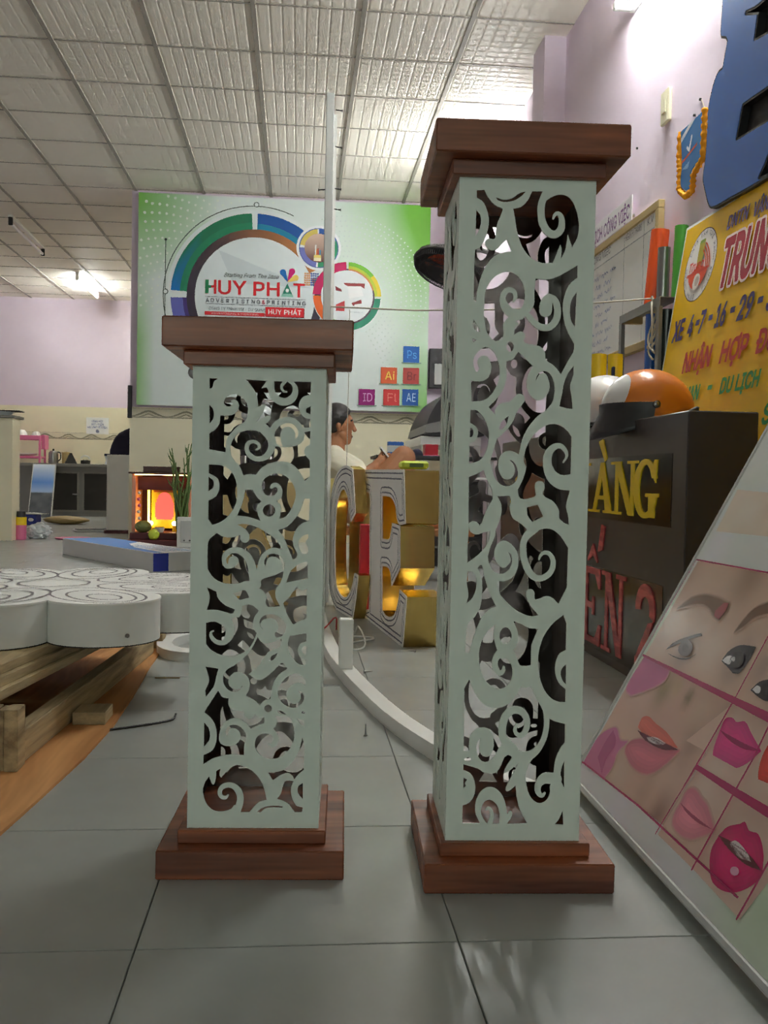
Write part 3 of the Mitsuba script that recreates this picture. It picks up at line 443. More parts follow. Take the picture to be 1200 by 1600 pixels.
pr.add(Point(C2).buffer(.20, 32), '#eef1f4'); pr.add(ring(C2, .17, .178, 0, 360).buffer(0), '#4d5fa0')
for a0, a1, cc in ((95, 172, '#d8c468'), (25, 90, '#2d57a0'), (180, 262, '#7379bd'), (268, 385, '#2f8a61')): pr.add(ring(C2, .125, .17, a0, a1), cc)
pr.add(Point(C2).buffer(.128, 32), grad('#d1b6a6', '#5a2c2c', lambda v: (2.76-v[:, 1])/.22))
pr.add(sbox(.105, 2.545, .17, 2.60), '#efe6c4'); pr.add(sbox(.105, 2.575, .17, 2.60), '#e8d67a')
for x, z, w, h, cc in ((.115, 2.60, .012, .09, '#e6e6e6'), (.135, 2.60, .014, .06, '#a7483e'), (.155, 2.60, .012, .045, '#3c86b0'), (.125, 2.60, .01, .05, '#d8893f')): pr.add(sbox(x, z, x+w, z+h), cc)
C3 = (.41, 2.238)
for k in range(6):
    for j in range(7):
        pr.k -= 1 if (k or j) else 0; x, z = .03+.019*j, 2.43-.02*k; s = .0075; pr.add(sbox(x-s, z-s, x+s, z+s), '#3b4f93' if j > 2 else '#c98a4e')
for a0, a1, cc, r0 in ((92, 178, '#bb1f59', .225), (180, 235, '#e0672a', .235), (225, 270, '#6cae3d', .235), (2, 88, '#b9c83c', .25), (272, 358, '#268466', .235)): pr.add(ring(C3, r0, .31, a0, a1), cc)
pr.add(ring(C3, .275, .31, 40, 88), '#76bb3c'); pr.add(ring(C3, .275, .31, 2, 40), '#e3cf3c'); pr.add(ring(C3, .225, .25, -90, 92), '#4a3b4a')
pr.add(ring(C3, .232, .25, 15, 88), '#c98a52'); pr.add(Point(C3).buffer(.235, 40), '#e8eef0'); pr.add(ring(C3, .305, .311, 181, 358), '#e8eef0')
for pts, cc in ((((.38, 2.36), (.57, 2.36), (.566, 2.315), (.53, 2.335), (.42, 2.33), (.385, 2.345)), '#8e3a3c'), (((.30, 2.33), (.36, 2.30), (.36, 2.28), (.31, 2.29)), '#7d2f37'),
                (((.312, 2.163), (.39, 2.20), (.39, 2.106), (.312, 2.106)), '#b33a40'), (((.45, 2.18), (.54, 2.215), (.545, 2.18), (.47, 2.155)), '#8a3237'), (((.415, 2.33), (.53, 2.335), (.56, 2.25), (.43, 2.22)), '#f4f6f7'), (((.475, 2.17), (.545, 2.18), (.53, 2.145), (.485, 2.14)), '#f1f3f4')):
    pr.add(Polygon(pts), cc)
pr.add(sbox(.44, 2.098, .56, 2.102), '#b3bcc0')
# the lettering: words about 3 mm per pixel of the print
def word(t, x, z, h, w, cc, **k): pr.add(at(tw(t, h, w, **k), x, z), cc)
word('H', -.855, 2.222, .118, .098, '#c2242e'); pr.add(sbox(-.856, 2.221, -.826, 2.342), '#1f7a4c'); pr.add(sbox(-.83, 2.27, -.803, 2.293), '#1f7a4c')
word('UY', -.742, 2.221, .118, .25, '#cc2730'); word('PH', -.43, 2.219, .118, .235, '#cc2730'); word('T', -.074, 2.217, .118, .10, '#cc2730')
A0 = Polygon([(-.183, 2.215), (-.1275, 2.335), (-.072, 2.215)]); pr.add(A0, '#2a7d68'); pr.add(Polygon([(-.183, 2.215), (-.169, 2.242), (-.086, 2.242), (-.072, 2.215)]), '#8cc4b4'); pr.add(Point(-.1275, 2.272).buffer(.016), '#f1f5f5')
for a, L, cc in ((118, .125, '#1f66b0'), (68, .135, '#c31f6f'), (28, .105, '#f0d470')):
    c, s = math.cos(math.radians(a)), math.sin(math.radians(a)); bx0, bz0 = -.125, 2.35
    pr.add(unary_union([Point(bx0, bz0).buffer(.003), Point(bx0+c*L*.75, bz0+s*L*.75).buffer(.027)]).convex_hull, cc)
pr.add(sbox(-.856, 2.1905, .036, 2.1945), '#3a3f4a'); pr.add(sbox(-.856, 2.1275, .036, 2.1315), '#3a3f4a')
xx = -.85
for ch in 'ADVERTISING&PRINTING':
    g = tp(ch, .034, True); pr.add(at(g, xx, 2.143), '#a5253f' if ch == '&' else '#3a3f4a'); xx += .0452
word('Starting From The Idea', -.69, 2.372, .036, .485, '#333a36', bold=False, sk=.35)
word('CÔNG TY TNHH TM - DV QUẢNG CÁO', -.82, 2.076, .026, .60, '#3b3f4c', bold=False); pr.add(sbox(-.857, 2.03, -.325, 2.062), '#c9252f'); word('ADVERTISING & PRINTING', -.80, 2.038, .015, .42, '#f2dede', bold=False)
pr.add(sbox(-.315, 2.03, .029, 2.115), '#7d1a22'); pr.add(sbox(-.32, 2.036, .024, 2.118), '#c9202b')
xx = -.295
for wd, w in (('HUY', .12), ('PHÁT', .155)): word(wd, xx, 2.055, .042, w, '#f6eeee'); xx += w+.022
for tx, x, z, cc, tc in (('Ps', 1.005, 1.735, '#1d5aa8', '#4f9ad8'), ('Ai', .804, 1.538, '#d8603a', '#f2d35e'), ('Br', 1.007, 1.54, '#a8423c', '#6f1f26'), ('ID', .606, 1.336, '#8c1d6e', '#d9a0d0'), ('Fl', .83, 1.34, '#c93c3c', '#e8887e'), ('AE', 1.003, 1.345, '#27559f', '#bcd6ee')):
    s = .0735; pr.add(affinity.scale(sbox(x-s*1.1, z-s-.006, x+s*1.15, z-s+.002), 1.1, 1), '#7c9a86'); pr.add(sbox(x-s, z-s, x+s, z+s), cc); g = tw(tx, .075, .085, bold=False); pr.add(at(g, x-.035, z-.038), tc)
pr.done(ad, 'print', label='printed face')

# ---------------------------------------------------------------- the right side: boards, signs, black sign box, helmets, rolls, leaning poster
GEN = json.loads(DATA_TRACE)
wb = thing('whiteboard', 'whiteboard work schedule with wooden frame and faint handwriting on the lilac wall', 'whiteboard')
y0, y1, z0, z1 = 3.80, 5.30, 1.165, 1.757
part(wb, 'panel', bx(1.462, 1.479, y0+.01, y1-.01, z0+.01, z1-.01), 'white')
for a, b, c, d in ((y0, y1, z0, z0+.035), (y0, y1, z1-.035, z1), (y0, y0+.035, z0+.035, z1-.035), (y1-.035, y1, z0+.035, z1-.035)): part(wb, 'frame', bx(1.452, 1.4795, a, b, c, d, .003), 'screenwood')
RW = lambda x: Print((x, 0, 0), (0, -1, 0), (0, 0, 1))
pr = RW(1.4618)
for y in (3.985, 4.23): pr.add(sbox(-y-.002, z0+.035, -y+.002, z1-.035), '#8b8f96')
pr.add(sbox(-5.26, 1.655, -3.835, 1.659), '#8b8f96')
for t, u, w in (('CÔNG VIỆC', -4.72, .30), ('NGÀY H.THÀNH', -4.215, .20), ('K.V', -3.945, .07)): pr.add(at(tw(t, .032, w, bold=False), u, 1.685), '#5d5a66')
for k in range(9):
    u = -5.1
    while u < -4.4:
        n = rng.uniform(.05, .11); q = np.linspace(0, 1, 14)
        pts = np.stack([u+n*q, 1.60-.046*k+.008*np.sin(q*rng.uniform(14, 26)+rng.uniform(0, 6))+.004*rng.standard_normal(14)], -1)
        pr.add(LineString(pts).buffer(.0018, 2), '#6b74a0'); u += n+rng.uniform(.02, .05)
    if rng.random() < .1: break
pr.done(wb, label='ruled lines and handwriting')
ls = thing('acrylic_plate', 'clear white plate with purple letters LICH CONG VIEC above the whiteboard', 'sign')
part(ls, 'plate', bx(1.452, 1.457, 4.12, 4.70, 1.759, 1.87, .001), 'frost')
for y in (4.16, 4.66): part(ls, 'standoff', cyl((1.457, y, 1.79), (1.48, y, 1.79), .008), 'steel')
pr = RW(1.4517); pr.add(at(tw('LỊCH CÔNG VIỆC', .06, .53), -4.675, 1.777), '#6b2c78'); pr.done(ls, label='purple lettering')
sw = thing('switch_plate', 'small cream switch plate high on the lilac wall', 'switch')
part(sw, 'plate', bx(1.462, 1.4795, 3.755, 3.835, 2.06, 2.195, .004), 'cream'); part(sw, 'rocker', bx(1.456, 1.463, 3.775, 3.815, 2.10, 2.15, .002), 'cream')
pn = thing('pennant', 'small blue pennant with orange fringe hanging on the lilac wall', 'pennant')
g = curve(GEN['PN'], 5, -1)
part(pn, 'cloth', frame(extr(g, .004), (1.46, 0, 0), (0, -1, 0), EZ, (-1, 0, 0)), 'pent')
pr = RW(1.4555); cx0 = -3.50
pr.add(Polygon([(-3.60, 1.925), (-3.44, 1.985), (-3.44, 1.965), (-3.60, 1.905)]).intersection(g), '#d8dce6'); pr.add(Polygon([(-3.6, 1.83), (-3.44, 1.86), (-3.44, 1.85), (-3.6, 1.82)]).intersection(g), '#b55048')
pr.add(LineString([(-3.53, 1.87), (-3.51, 1.855), (-3.49, 1.90)]).buffer(.006), '#dfe4ee'); pr.add(Polygon([(-3.58, 1.80), (-3.5, 1.815), (-3.52, 1.79)]).intersection(g), '#7fa6cc'); pr.done(pn)
P = np.array([[float(v) for v in s.split(',')] for s in GEN['PNF'].split()])/1e4
P3 = np.stack([np.full(len(P), 1.458), P[:, 0], P[:, 1]], -1); t = np.linspace(0, 1, len(P)); tt = np.linspace(0, 1, 90)
P3 = np.stack([np.interp(tt, t, P3[:, k]) for k in range(3)], -1)
part(pn, 'fringe', tube(P3, .011+.003*np.sin(np.arange(90)*1.9), 7), 'fringe', True)
part(pn, 'string', tube([(1.462, 3.40, 1.965), (1.47, 3.43, 2.0), (1.479, 3.47, 2.03)], .002, 5), 'rope')
for y, z, l in ((3.47, 2.03, 'nail that carries the string of the blue pennant'), (3.52, 1.99, 'small dark nail left of the pennant string'), (3.50, 1.94, 'small dark nail just above the pennant'), (3.54, 1.915, 'lowest dark nail at the upper left of the pennant'), (4.14, 2.08, 'small dark nail in the wall above the tall pillar cap')):
    solo('nail', cyl((1.472, y, z), (1.4795, y, z), .005, 8), 'softblack', l, 'nail', 'nails in the lilac wall')
# big blue cut-out letter
bl = thing('cutout_letter', 'huge blue cut-out letter with dark edge, cut by the right edge of the photo', 'letter')
g = curve(GEN['EB'], 4, -1).difference(unary_union([curve(s, 4, -1) for s in GEN['EBH']]))
gi = polys(g)
part(bl, 'body', frame(extr(g, .028), (1.46, 0, 0), (0, -1, 0), EZ, (-1, 0, 0)), 'softblack', label='dark edges')
part(bl, 'face', frame(extr(g.buffer(-.008), .002), (1.432, 0, 0), (0, -1, 0), EZ, (-1, 0, 0)), 'bluecol', label='blue face')
part(bl, 'backing', frame(extr(curve(GEN['EB'], 3, -1).buffer(-.02), .004), (1.466, 0, 0), (0, -1, 0), EZ, (-1, 0, 0)), 'dark')
part(bl, 'batten', bx(1.466, 1.478, 2.4, 3.1, 1.8, 1.86), 'pinecut')
# yellow sign leaning on the wall
ys = thing('yellow_sign', 'large yellow sign board with red, blue and green lettering leaning on the wall', 'sign')
sl = .15; ln = math.hypot(1, sl); uz = V(sl/ln, 0, 1/ln); O = V(1.45-.15*1.56, 0, 0); nn = V(-1/ln, 0, sl/ln)
part(ys, 'board', frame(bx(-3.497, -1.6, .006*ln, 1.556*ln, -.014, 0), O, (0, -1, 0), uz, nn), 'whitem')
pr = Print(O, (0, -1, 0), uz)
q = lambda g: affinity.scale(g, 1, ln, origin=(0, 0))
pr.add(q(sbox(-3.487, .01, -1.61, 1.546)), '#e2b312')
LC = (-3.304, 1.376); pr.add(q(Point(LC).buffer(.131, 32)), '#5a3a3a'); pr.add(q(Point(LC).buffer(.127, 32)), '#ece6e2')
for i, ch in enumerate('DNTN VẬN TẢI HÀNH KHÁCH ★ BÌNH THUẬN ★ '):
    if ch in ' ★': continue
    a = 150-9.4*i; ga = affinity.rotate(at(tw(ch, .017, .012, bold=False), -.006, 0), a-90, origin=(0, 0))
    pr.add(q(at(ga, LC[0]+.106*math.cos(math.radians(a)), LC[1]+.106*math.sin(math.radians(a)))), '#4b4658')
pr.add(q(Polygon([(LC[0]-.02, LC[1]+.085), (LC[0]+.02, LC[1]+.085), (LC[0]+.022, LC[1]+.04), (LC[0]+.005, LC[1]-.03), (LC[0]-.012, LC[1]-.035), (LC[0]-.022, LC[1]+.03)]).buffer(.004)), '#a99a33')
pr.add(q(sbox(LC[0]-.02, LC[1]+.078, LC[0]+.018, LC[1]+.09)), '#7f9a3e')
for k in range(3): pr.add(q(ring((LC[0]-.04, LC[1]-.04), .10+.014*k, .107+.014*k, 5, 58)), '#c4512f')
pr.add(q(ring(LC, 0.001, .086, 200, 340).buffer(0)), '#d0492c'); pr.add(q(Point(LC[0], LC[1]-.062).buffer(.03)), '#e2d9d0'); pr.add(q(Point(LC[0]+.005, LC[1]-.06).buffer(.018)), '#b9aaa0')
pr.add(q(sbox(LC[0]-.095, LC[1]-.032, LC[0]+.085, LC[1]-.02)), '#c23a2c'); pr.add(q(at(tw('Trung', .034, .13, sk=.25), LC[0]-.085, LC[1]-.016)), '#c23a2c')
SK = .12
for t, u, z, h, w, cc, o in (('DNTN', -3.113, 1.449, .045, .152, '#432c62', 0), ('VẬN TẢI', -2.925, 1.442, .045, .20, '#432c62', 0), ('TRUNG', -3.096, 1.252, .155, .405, '#a02638', .009),
        ('XE', -3.437, 1.115, .073, .098, '#33205f', 0), ('4', -3.30, 1.115, .073, .04, '#33205f', 0), ('-', -3.235, 1.115, .09, .028, '#33205f', 0), ('7', -3.20, 1.115, .073, .04, '#33205f', 0), ('-', -3.13, 1.115, .09, .028, '#33205f', 0), ('16', -3.075, 1.113, .073, .075, '#33205f', 0), ('-', -2.965, 1.112, .09, .03, '#33205f', 0), ('29', -2.91, 1.109, .073, .10, '#33205f', 0), ('-', -2.78, 1.109, .09, .03, '#33205f', 0), ('35', -2.72, 1.107, .073, .10, '#33205f', 0),
        ('NHẬN', -3.284, .984, .068, .23, '#b03030', 0), ('HỢP', -2.985, .983, .068, .19, '#b03030', 0), ('ĐỒNG', -2.74, .982, .068, .25, '#b03030', 0),
        ('THAM QUAN', -3.44, .876, .048, .34, '#1f8046', 0), ('-', -3.035, .877, .07, .03, '#1f8046', 0), ('DU LỊCH', -2.94, .879, .048, .262, '#1f8046', 0), ('-', -2.63, .882, .07, .03, '#1f8046', 0), ('S', -2.62, .763, .057, .05, '#1f8046', 0)):
    g = at(tw(t, h, w, sk=SK), u, z)
    g = g.buffer(h*.022, 2)
    if o: pr.add(q(g.buffer(o, 4)), '#ecd6cf')
    pr.add(q(g), cc)
pr.done(ys, label='printed lettering')
# black sign box
sb = thing('black_sign_box', 'glossy black sign box with yellow VANG and red letters, two helmets on top', 'sign box')
part(sb, 'body', bx(1.0, 1.19, 2.366, 4.6, 0, .776, .003), 'boxface')
def slab(ch, w, h, st=.22):
    """a slab-serif capital w wide and h tall"""
    s, t, f = st*w, .085*h, .12*w; B = sbox
    serif = lambda x, y: B(x-f-s/2, y, x+f+s/2, y+t*.6)
    if ch == 'N': return unary_union([B(.10*w, 0, .10*w+s*.6, h), B(.86*w-s*.3, 0, .86*w+s*.3, h), Polygon([(.05*w, h), (.05*w+s*1.2, h), (.86*w+s*.3, 0), (.86*w-s*.7, 0)]), serif(.16*w, 0), serif(.12*w, h-t*.6), serif(.86*w, h-t*.6)])
    if ch in 'AÂ':
        g = unary_union([Polygon([(.12*w, 0), (.24*w, 0), (.54*w, h*.86), (.5*w, h), (.44*w, h)]), Polygon([(.44*w, h), (.56*w, h), (.90*w, 0), (.66*w, 0)]), B(.28*w, .26*h, .7*w, .34*h), serif(.17*w, 0), serif(.79*w, 0)])
        if ch == 'Â': g = g.union(Polygon([(.36*w, h*1.08), (.5*w, h*1.26), (.64*w, h*1.08), (.5*w, h*1.16)]))
        return g
    if ch == 'V': return affinity.scale(slab('A', w, h).difference(B(.26*w, .2*h, .72*w, .4*h).intersection(Polygon([(.26*w, .2*h), (.6*w, .2*h), (.5*w, .6*h)]))), -1, -1, origin=(w/2, h/2))
    if ch == 'E': return unary_union([B(.12*w, 0, .12*w+s, h), B(0, 0, .9*w, t), B(0, h-t, .88*w, h), B(.2*w, h*.46, .62*w, h*.54), Polygon([(.9*w, 0), (.95*w, .28*h), (.86*w, .28*h), (.70*w, t), (.7*w, 0)]), Polygon([(.88*w, h), (.9*w, .74*h), (.82*w, .74*h), (.68*w, h-t), (.68*w, h)]), B(.56*w, .38*h, .64*w, .62*h)])
    if ch == 'G':
        o = affinity.scale(Point(w*.48, h*.5).buffer(1, 32), w*.46, h*.52); i = affinity.scale(Point(w*.5, h*.5).buffer(1, 32), w*.25, h*.42)
        return unary_union([o.difference(i).difference(B(w*.55, h*.40, w*1.2, h*.68)), B(w*.62, 0, w*.62+s, h*.42), B(w*.5, h*.36, w*.98, h*.42), Polygon([(w*.86, h*.6), (w*.92, h), (w*.82, h), (w*.70, h*.8)])])
    if ch == '2': return unary_union([ring((w*.5, h*.70), w*.24, w*.46, -20, 185).buffer(.001), Polygon([(w*.9, h*.60), (w*.66, h*.56), (w*.05, .1*h), (w*.05, 0), (w*.4, .08*h)]), B(.05*w, 0, .95*w, .13*h)])
def dome(r): return 0
BXF = lambda g, d, x=1.0: frame(extr(g, d), (x, 0, 0), (0, -1, 0), EZ, (-1, 0, 0))
part(sb, 'letter_strip', bx(.9985, 1.0, 2.46, 4.55, .468, .668), 'black'); part(sb, 'letter_strip', bx(.9985, 1.0, 2.5, 4.55, .03, .305), 'black')
for ch, u, w in (('Â', -4.36, .25), ('V', -3.43, .25), ('A', -3.16, .25), ('N', -2.925, .20), ('G', -2.745, .205)): part(sb, 'yellow_letter', BXF(at(slab(ch, w, .165), u, .488), .004, .9985), 'yellow')
part(sb, 'yellow_accent', BXF(Polygon([(-3.075, .72), (-3.04, .725), (-3.00, .665), (-3.015, .66)]).buffer(.004), .004), 'yellow')
mat('redfilm', None, .35, tex=mikit.proc(lambda p, n, uv: mix([.32, .03, .04], [.55, .10, .10], smoothstep(.35, .7, fbm(p.y*14, p.z*60, 1., 3)))))
for ch, u, w in (('E', -3.24, .24), ('N', -2.99, .19), ('2', -2.70, .16)): part(sb, 'red_letter', BXF(at(slab(ch, w, .255), u, .045), .004, .9985), 'redfilm')
for a in (Polygon([(-3.165, .325), (-3.115, .375), (-3.07, .325), (-3.115, .35)]).buffer(.006), Polygon([(-3.06, .36), (-3.03, .445), (-3.00, .44), (-3.02, .37)]).buffer(.004)): part(sb, 'red_accent', BXF(a, .004), 'redfilm')
def helmet(name, label, c, rx, ry, h, two, visor, m1, m2, ang=0):
    t = thing(name, label, 'helmet', 'motorbike helmets'); s = trimesh.creation.icosphere(4); v = s.vertices
    s = s.slice_plane([0, 0, -.28], [0, 0, 1]); s.apply_scale((rx, ry, h/1.28)); s.apply_translation((0, 0, h*.28/1.28))
    inner = s.copy(); inner.apply_scale(.93); inner.invert(); T = lambda m: tf(m, ang, c)
    pieces = [('shell', s.slice_plane([-rx*.93, 0, 0], [1, 0, -.40]), m1), ('front_shell', s.slice_plane([-rx*.93, 0, 0], [-1, 0, .40]), m2)] if two else [('shell', s, m1)]
    for n, m, mm in pieces: part(t, n, T(m), mm, 40)
    part(t, 'liner', T(inner), 'softblack', True)
    th = np.radians(np.linspace(0, 360, 49)); part(t, 'rim', T(tube(np.stack([rx*.955*np.cos(th), ry*.955*np.sin(th), np.full(49, .006)], -1)[:-1], .006, 6, True)), 'softblack', True)
    if visor:
        th = np.radians(np.linspace(105, 255, 21)); a = [(rx*1.03*math.cos(q), ry*1.03*math.sin(q)) for q in th]; vs, f = [], []
        for k, (x, y) in enumerate(a):
            e = max(0., -math.cos(th[k])); px = x-.028*e
            vs += [(x, y, .052), (x, y, .022), (px-.004, y*1.04, .0-.035*e), (px-.012*e, y*1.02, -.06*e), (px-.008*e, y*1.0, -.061*e), (x*.97, y*.97, .02)]
        n = 6
        for k in range(len(a)-1):
            for j in range(n-1): i0 = k*n+j; f += [(i0, i0+1, i0+n), (i0+1, i0+n+1, i0+n)]
        part(t, 'visor', T(trimesh.Trimesh(np.array(vs), np.array(f), process=False)), 'softblack', 60)
        for sg in (-1, 1): part(t, 'snap', T(cyl((-rx*.25, sg*ry*1.0, .045), (-rx*.25, sg*ry*1.055, .045), .011)), 'steel', True)
    th = np.linspace(-.5, .5, 9); part(t, 'ear_gasket', T(tube([(rx*.35+.05*math.cos(q*3.1), -ry*.98-.004, .004+.035*math.cos(q*2.6)) for q in th], .008, 6)), 'softblack', True)
    return t
helmet('helmet', 'orange and white open helmet with black visor on the black sign box', (1.083, 2.88, .778), .145, .13, .165, True, True, 'orange', 'helmwhite', 6)
helmet('helmet', 'white helmet lying behind the orange one on the black sign box', (1.055, 3.20, .778), .14, .125, .18, False, False, 'helmwhite', 'helmwhite')
def vroll(label, p, q, r, m, grp='vinyl rolls behind the yellow sign', core=True):
    p, q = V(*p), V(*q); d = (q-p)/np.linalg.norm(q-p); t = thing('vinyl_roll', label, 'roll', grp)
    part(t, 'film', cyl(p, q, r, 28), m, 40); part(t, 'core', cyl(q-d*.002, q+d*.004, r*.45, 16), 'pine', 40)
vroll('yellow roll standing behind the white helmet, the nearest to the pillar', (1.115, 3.48, .776), (1.115, 3.48, 1.068), .03, 'yellow', 'yellow rolls on the sign box')
vroll('yellow roll standing behind the white helmet, right of its twin', (1.16, 3.42, .776), (1.16, 3.42, 1.062), .027, 'yellow', 'yellow rolls on the sign box')
solo('craft_knife', bx(1.128, 1.138, 3.352, 3.372, .777, 1.01, .004), 'navy', 'dark blue knife standing between the two yellow rolls', 'knife')
rk = thing('steel_rack', 'grey angle steel rack holding coloured vinyl rolls beside the yellow sign', 'rack')
part(rk, 'rail', cat([bx(1.355, 1.358, 3.505, 3.96, 1.265, 1.30), bx(1.355, 1.448, 3.505, 3.96, 1.297, 1.30)]), 'greymetal')
part(rk, 'crossbar', bx(1.36, 1.448, 3.93, 3.96, 1.268, 1.296), 'screenwood')
part(rk, 'shelf', bx(1.36, 1.448, 3.505, 3.96, .80, .815), 'greymetal')
for y in (3.93, 3.51): part(rk, 'leg', cat([bx(1.355, 1.358, y, y+.03, 0, 1.27), bx(1.355, 1.38, y+.027, y+.03, 0, 1.27)]), 'greymetal')
vroll('tall bright orange vinyl roll in the grey rack', (1.402, 3.70, 1.30), (1.425, 3.70, 1.60), .036, 'vinylorange')
vroll('green vinyl roll in the grey rack next to the yellow sign, on the top shelf', (1.438, 3.535, 1.30), (1.446, 3.535, 1.575), .026, 'vinylgreen')
vroll('silver chrome film roll between the orange and green rolls', (1.408, 3.615, 1.30), (1.41, 3.615, 1.51), .024, 'steel')
vroll('shiny blue vinyl roll below the rack rail', (1.392, 3.68, .815), (1.392, 3.68, 1.262), .024, 'vinylblue')
vroll('dark green vinyl roll below the rack rail beside the blue one', (1.412, 3.58, .815), (1.412, 3.58, 1.262), .034, 'vinyldark')
P = [(1.352+.012*math.sin(a*5), 3.56+.02*math.cos(a*7), 1.315-.19*abs(math.sin(a*1.57))-.012*a) for a in np.linspace(0, 5, 120)]
solo('rope_bundle', tube(P, .004, 6), 'rope', 'bundle of pale rope knotted on the grey rack rail', 'rope', smooth=True)
# leaning beauty poster
po = thing('beauty_poster', 'large framed beauty poster of eyes and lips leaning at the right edge', 'poster')
L = math.hypot(1/1.85, 1); uz = V(1/1.85/L, 0, 1/L); nn = V(-1/L, 0, 1/1.85/L); O = V(.512, 0, 0)
YL, YR, T = -1.735, -.55, 1.72*L
part(po, 'backing', frame(bx(YL+.004, YR-.004, .03, T-.004, -.018, -.002), O, (0, -1, 0), uz, nn), 'whitem')
for a, b, c, d in ((YL, YR, .021, .034), (YL, YR, T-.013, T), (YL, YL+.013, .034, T-.013), (YR-.013, YR, .034, T-.013)): part(po, 'frame', frame(bx(a, b, c, d, -.024, .002, .003), O, (0, -1, 0), uz, nn), 'lightgrey')
pr = Print(O, (0, -1, 0), uz); q = lambda g: affinity.scale(g, 1, L, origin=(0, 0))
def bgc(v):
    k = np.clip(meshkit.fbm(np.stack([v[:, 0]*3, v[:, 1]*3, 0*v[:, 0]], -1), 3)*2.2-.6, 0, 1)[:, None]; return hexc('#ccdcc0')*k+hexc('#e6e2ee')*(1-k)
pr.grid(YL+.013, YR-.013, .034, T-.013, 40, 60, bgc)
def soft(a, b, sc, seed, ax=None):
    A, B = hexc(a), hexc(b)
    def f(v):
        k = meshkit.fbm(np.stack([v[:, 0]*sc, v[:, 1]*sc, 0*v[:, 0]+seed], -1), 3)
        return A*(1-k[:, None])+B*k[:, None]
    return f
BL = [(k, np.array([float(t) for t in p_.split(',')])/1e4*[-1, 1], r_/1e4, hexc(c_), s_) for k, p_, r_, c_, s_ in GEN['POSTB']]
def skin(kind, a, b):
    base = soft(a, b, 9, 3.)
    def f(v):
        o = base(v); w = np.stack([v[:, 0], v[:, 1]/L], -1)
        for k, p_, r_, c_, s_ in BL:
            if k == kind: e = (s_*np.exp(-((w-p_)**2).sum(1)/(r_*r_)))[:, None]; o = o*(1-e)+c_*e
        return o
    return f
PC = {'up': ('#dcc6b4', '#e8dccf'), 'face': ('#d6b5a2', '#dcc0b2'), 'mouth': ('#dcc0b0', '#cfa898'), 'p2': ('#dfc6b6', '#d8b5a8'), 'brow': '#7b5a49', 'browr': '#a8545c', 'iris': '#6b636a', 'pupil': '#3d3940', 'lashl': '#5f565c', 'white': '#ece9ee', 'lash': '#2a2630', 'iris2': '#1c1a22',
      'petal': '#c8719c', 'petal2': '#b75087', 'lipo': '#d8705f', 'dark': '#5a1c26', 'teeth': '#e9dfe0', 'lipp': '#c96f80', 'lips2': '#d03f86', 'lip2d': '#a01c5c', 'lips3': '#d78293', 'lip3d': '#b04b66', 'lips4': '#c01d63', 'lips5': '#d33b30', 'shine': '#e9a9c4'}
def halo(g, col, base, r, n=6):
    for i in range(n, 0, -1):
        k = 1-i/n; c = hexc(base)*(1-k)+hexc(col)*k
        pr.add(q(g.buffer(r*i/n, 4).intersection(PANEL)), lambda v, c=c: np.broadcast_to(c, (len(v), 3)))
k0 = None; OVER = ('pupil', 'browr', 'white', 'iris', 'iris2', 'dark', 'teeth', 'lip2d', 'lip3d', 'shine', 'petal2'); PANEL = None; frames = [curve(s, 4, -1) for c, s in GEN['POST'] if c in ('up', 'face', 'mouth', 'p2')]
ALL = unary_union(frames); clipb = sbox(YL+.02, .03, YR-.02, T/L-.02)
for c, s in GEN['POST']:
    g = curve(s, 5, -1).intersection(clipb); col = PC[c]
    if g.is_empty: continue
    if isinstance(col, tuple):
        k = pr.k; x0, y0, x1, y1 = g.bounds; n = .011
        for x in np.arange(x0, x1, n):
            for y in np.arange(y0, y1, n):
                h = g.intersection(sbox(x, y, x+n, y+n))
                if not h.is_empty: pr.k = k; pr.add(q(h), skin(c, col[0], col[1]))
    else:
        if k0 is None: k0 = pr.k+2
        pr.k = k0+(14 if c in OVER else 0)
        PANEL = next((f for f in frames if f.contains(g.representative_point())), ALL).intersection(clipb); g = g.intersection(PANEL)
        if c in ('petal', 'brow', 'lipp', 'lips3'): halo(g, col, '#cfae9e', .005)
        pr.add(q(g), col)
        if c.startswith('lip') and not c.endswith('d'):
            for i in range(1, 5): pr.add(q(g.buffer(-.006*i)), lambda v, c=np.clip(hexc(col)*(1+.09*i), 0, 1): np.broadcast_to(c, (len(v), 3)))
pr.k = k0+26
for s, w0, w1 in GEN['POSTL']:
    a = np.array([[float(t) for t in x.split(',')] for x in s.split()])/1e4; a[:, 0] *= -1
    g = unary_union([Point(a[i]).buffer(w*.00024).union(Point(a[i+1]).buffer(v*.00024)).convex_hull for i, (w, v) in enumerate(((w0, (w0+w1)/2), ((w0+w1)/2, w1)))])
    pr.add(q(g.intersection(clipb)), '#b02a63')
pr.done(po, 'gloss', label='printed photographs of eyes and lips')

# ---------------------------------------------------------------- the middle: big letters, stud, arc frame, person, desk, printer, fan
def big_letter(label, trace, org, u, depth):
    t = thing('channel_letter', label, 'letter', None); u = V(*u)/np.linalg.norm(u); w = np.cross(u, EZ)   # w points to the viewer of the face
    if w[0] > 0: w = -w
    g = curve(trace, 4).intersection(sbox(-2, .001, 2, 1)); g = max(polys(g), key=lambda a: a.area); O = V(*org)
    part(t, 'return', frame(extr(g, depth), O-w*(depth+.003), u, EZ, w), 'gold', 25, label='mirror gold sides')
    part(t, 'face', frame(extr(g.buffer(.002, join_style=2), .003), O-w*.003, u, EZ, w), 'paper', label='white face with thin outline')
    pr = Print(O, u, (0, 0, 1)); 
    if pr.n@w < 0: pr.n = -pr.n
    for d in (.012, .032): pr.add(g.buffer(-d).boundary.buffer(.003), '#70727e')
    pr.done(t, name='outline'); return t, g
big_letter('big letter E with white face and gold mirror sides standing on the floor', GEN['E'], (.286, 4.002, 0), (.113, -.9936, 0), .125)
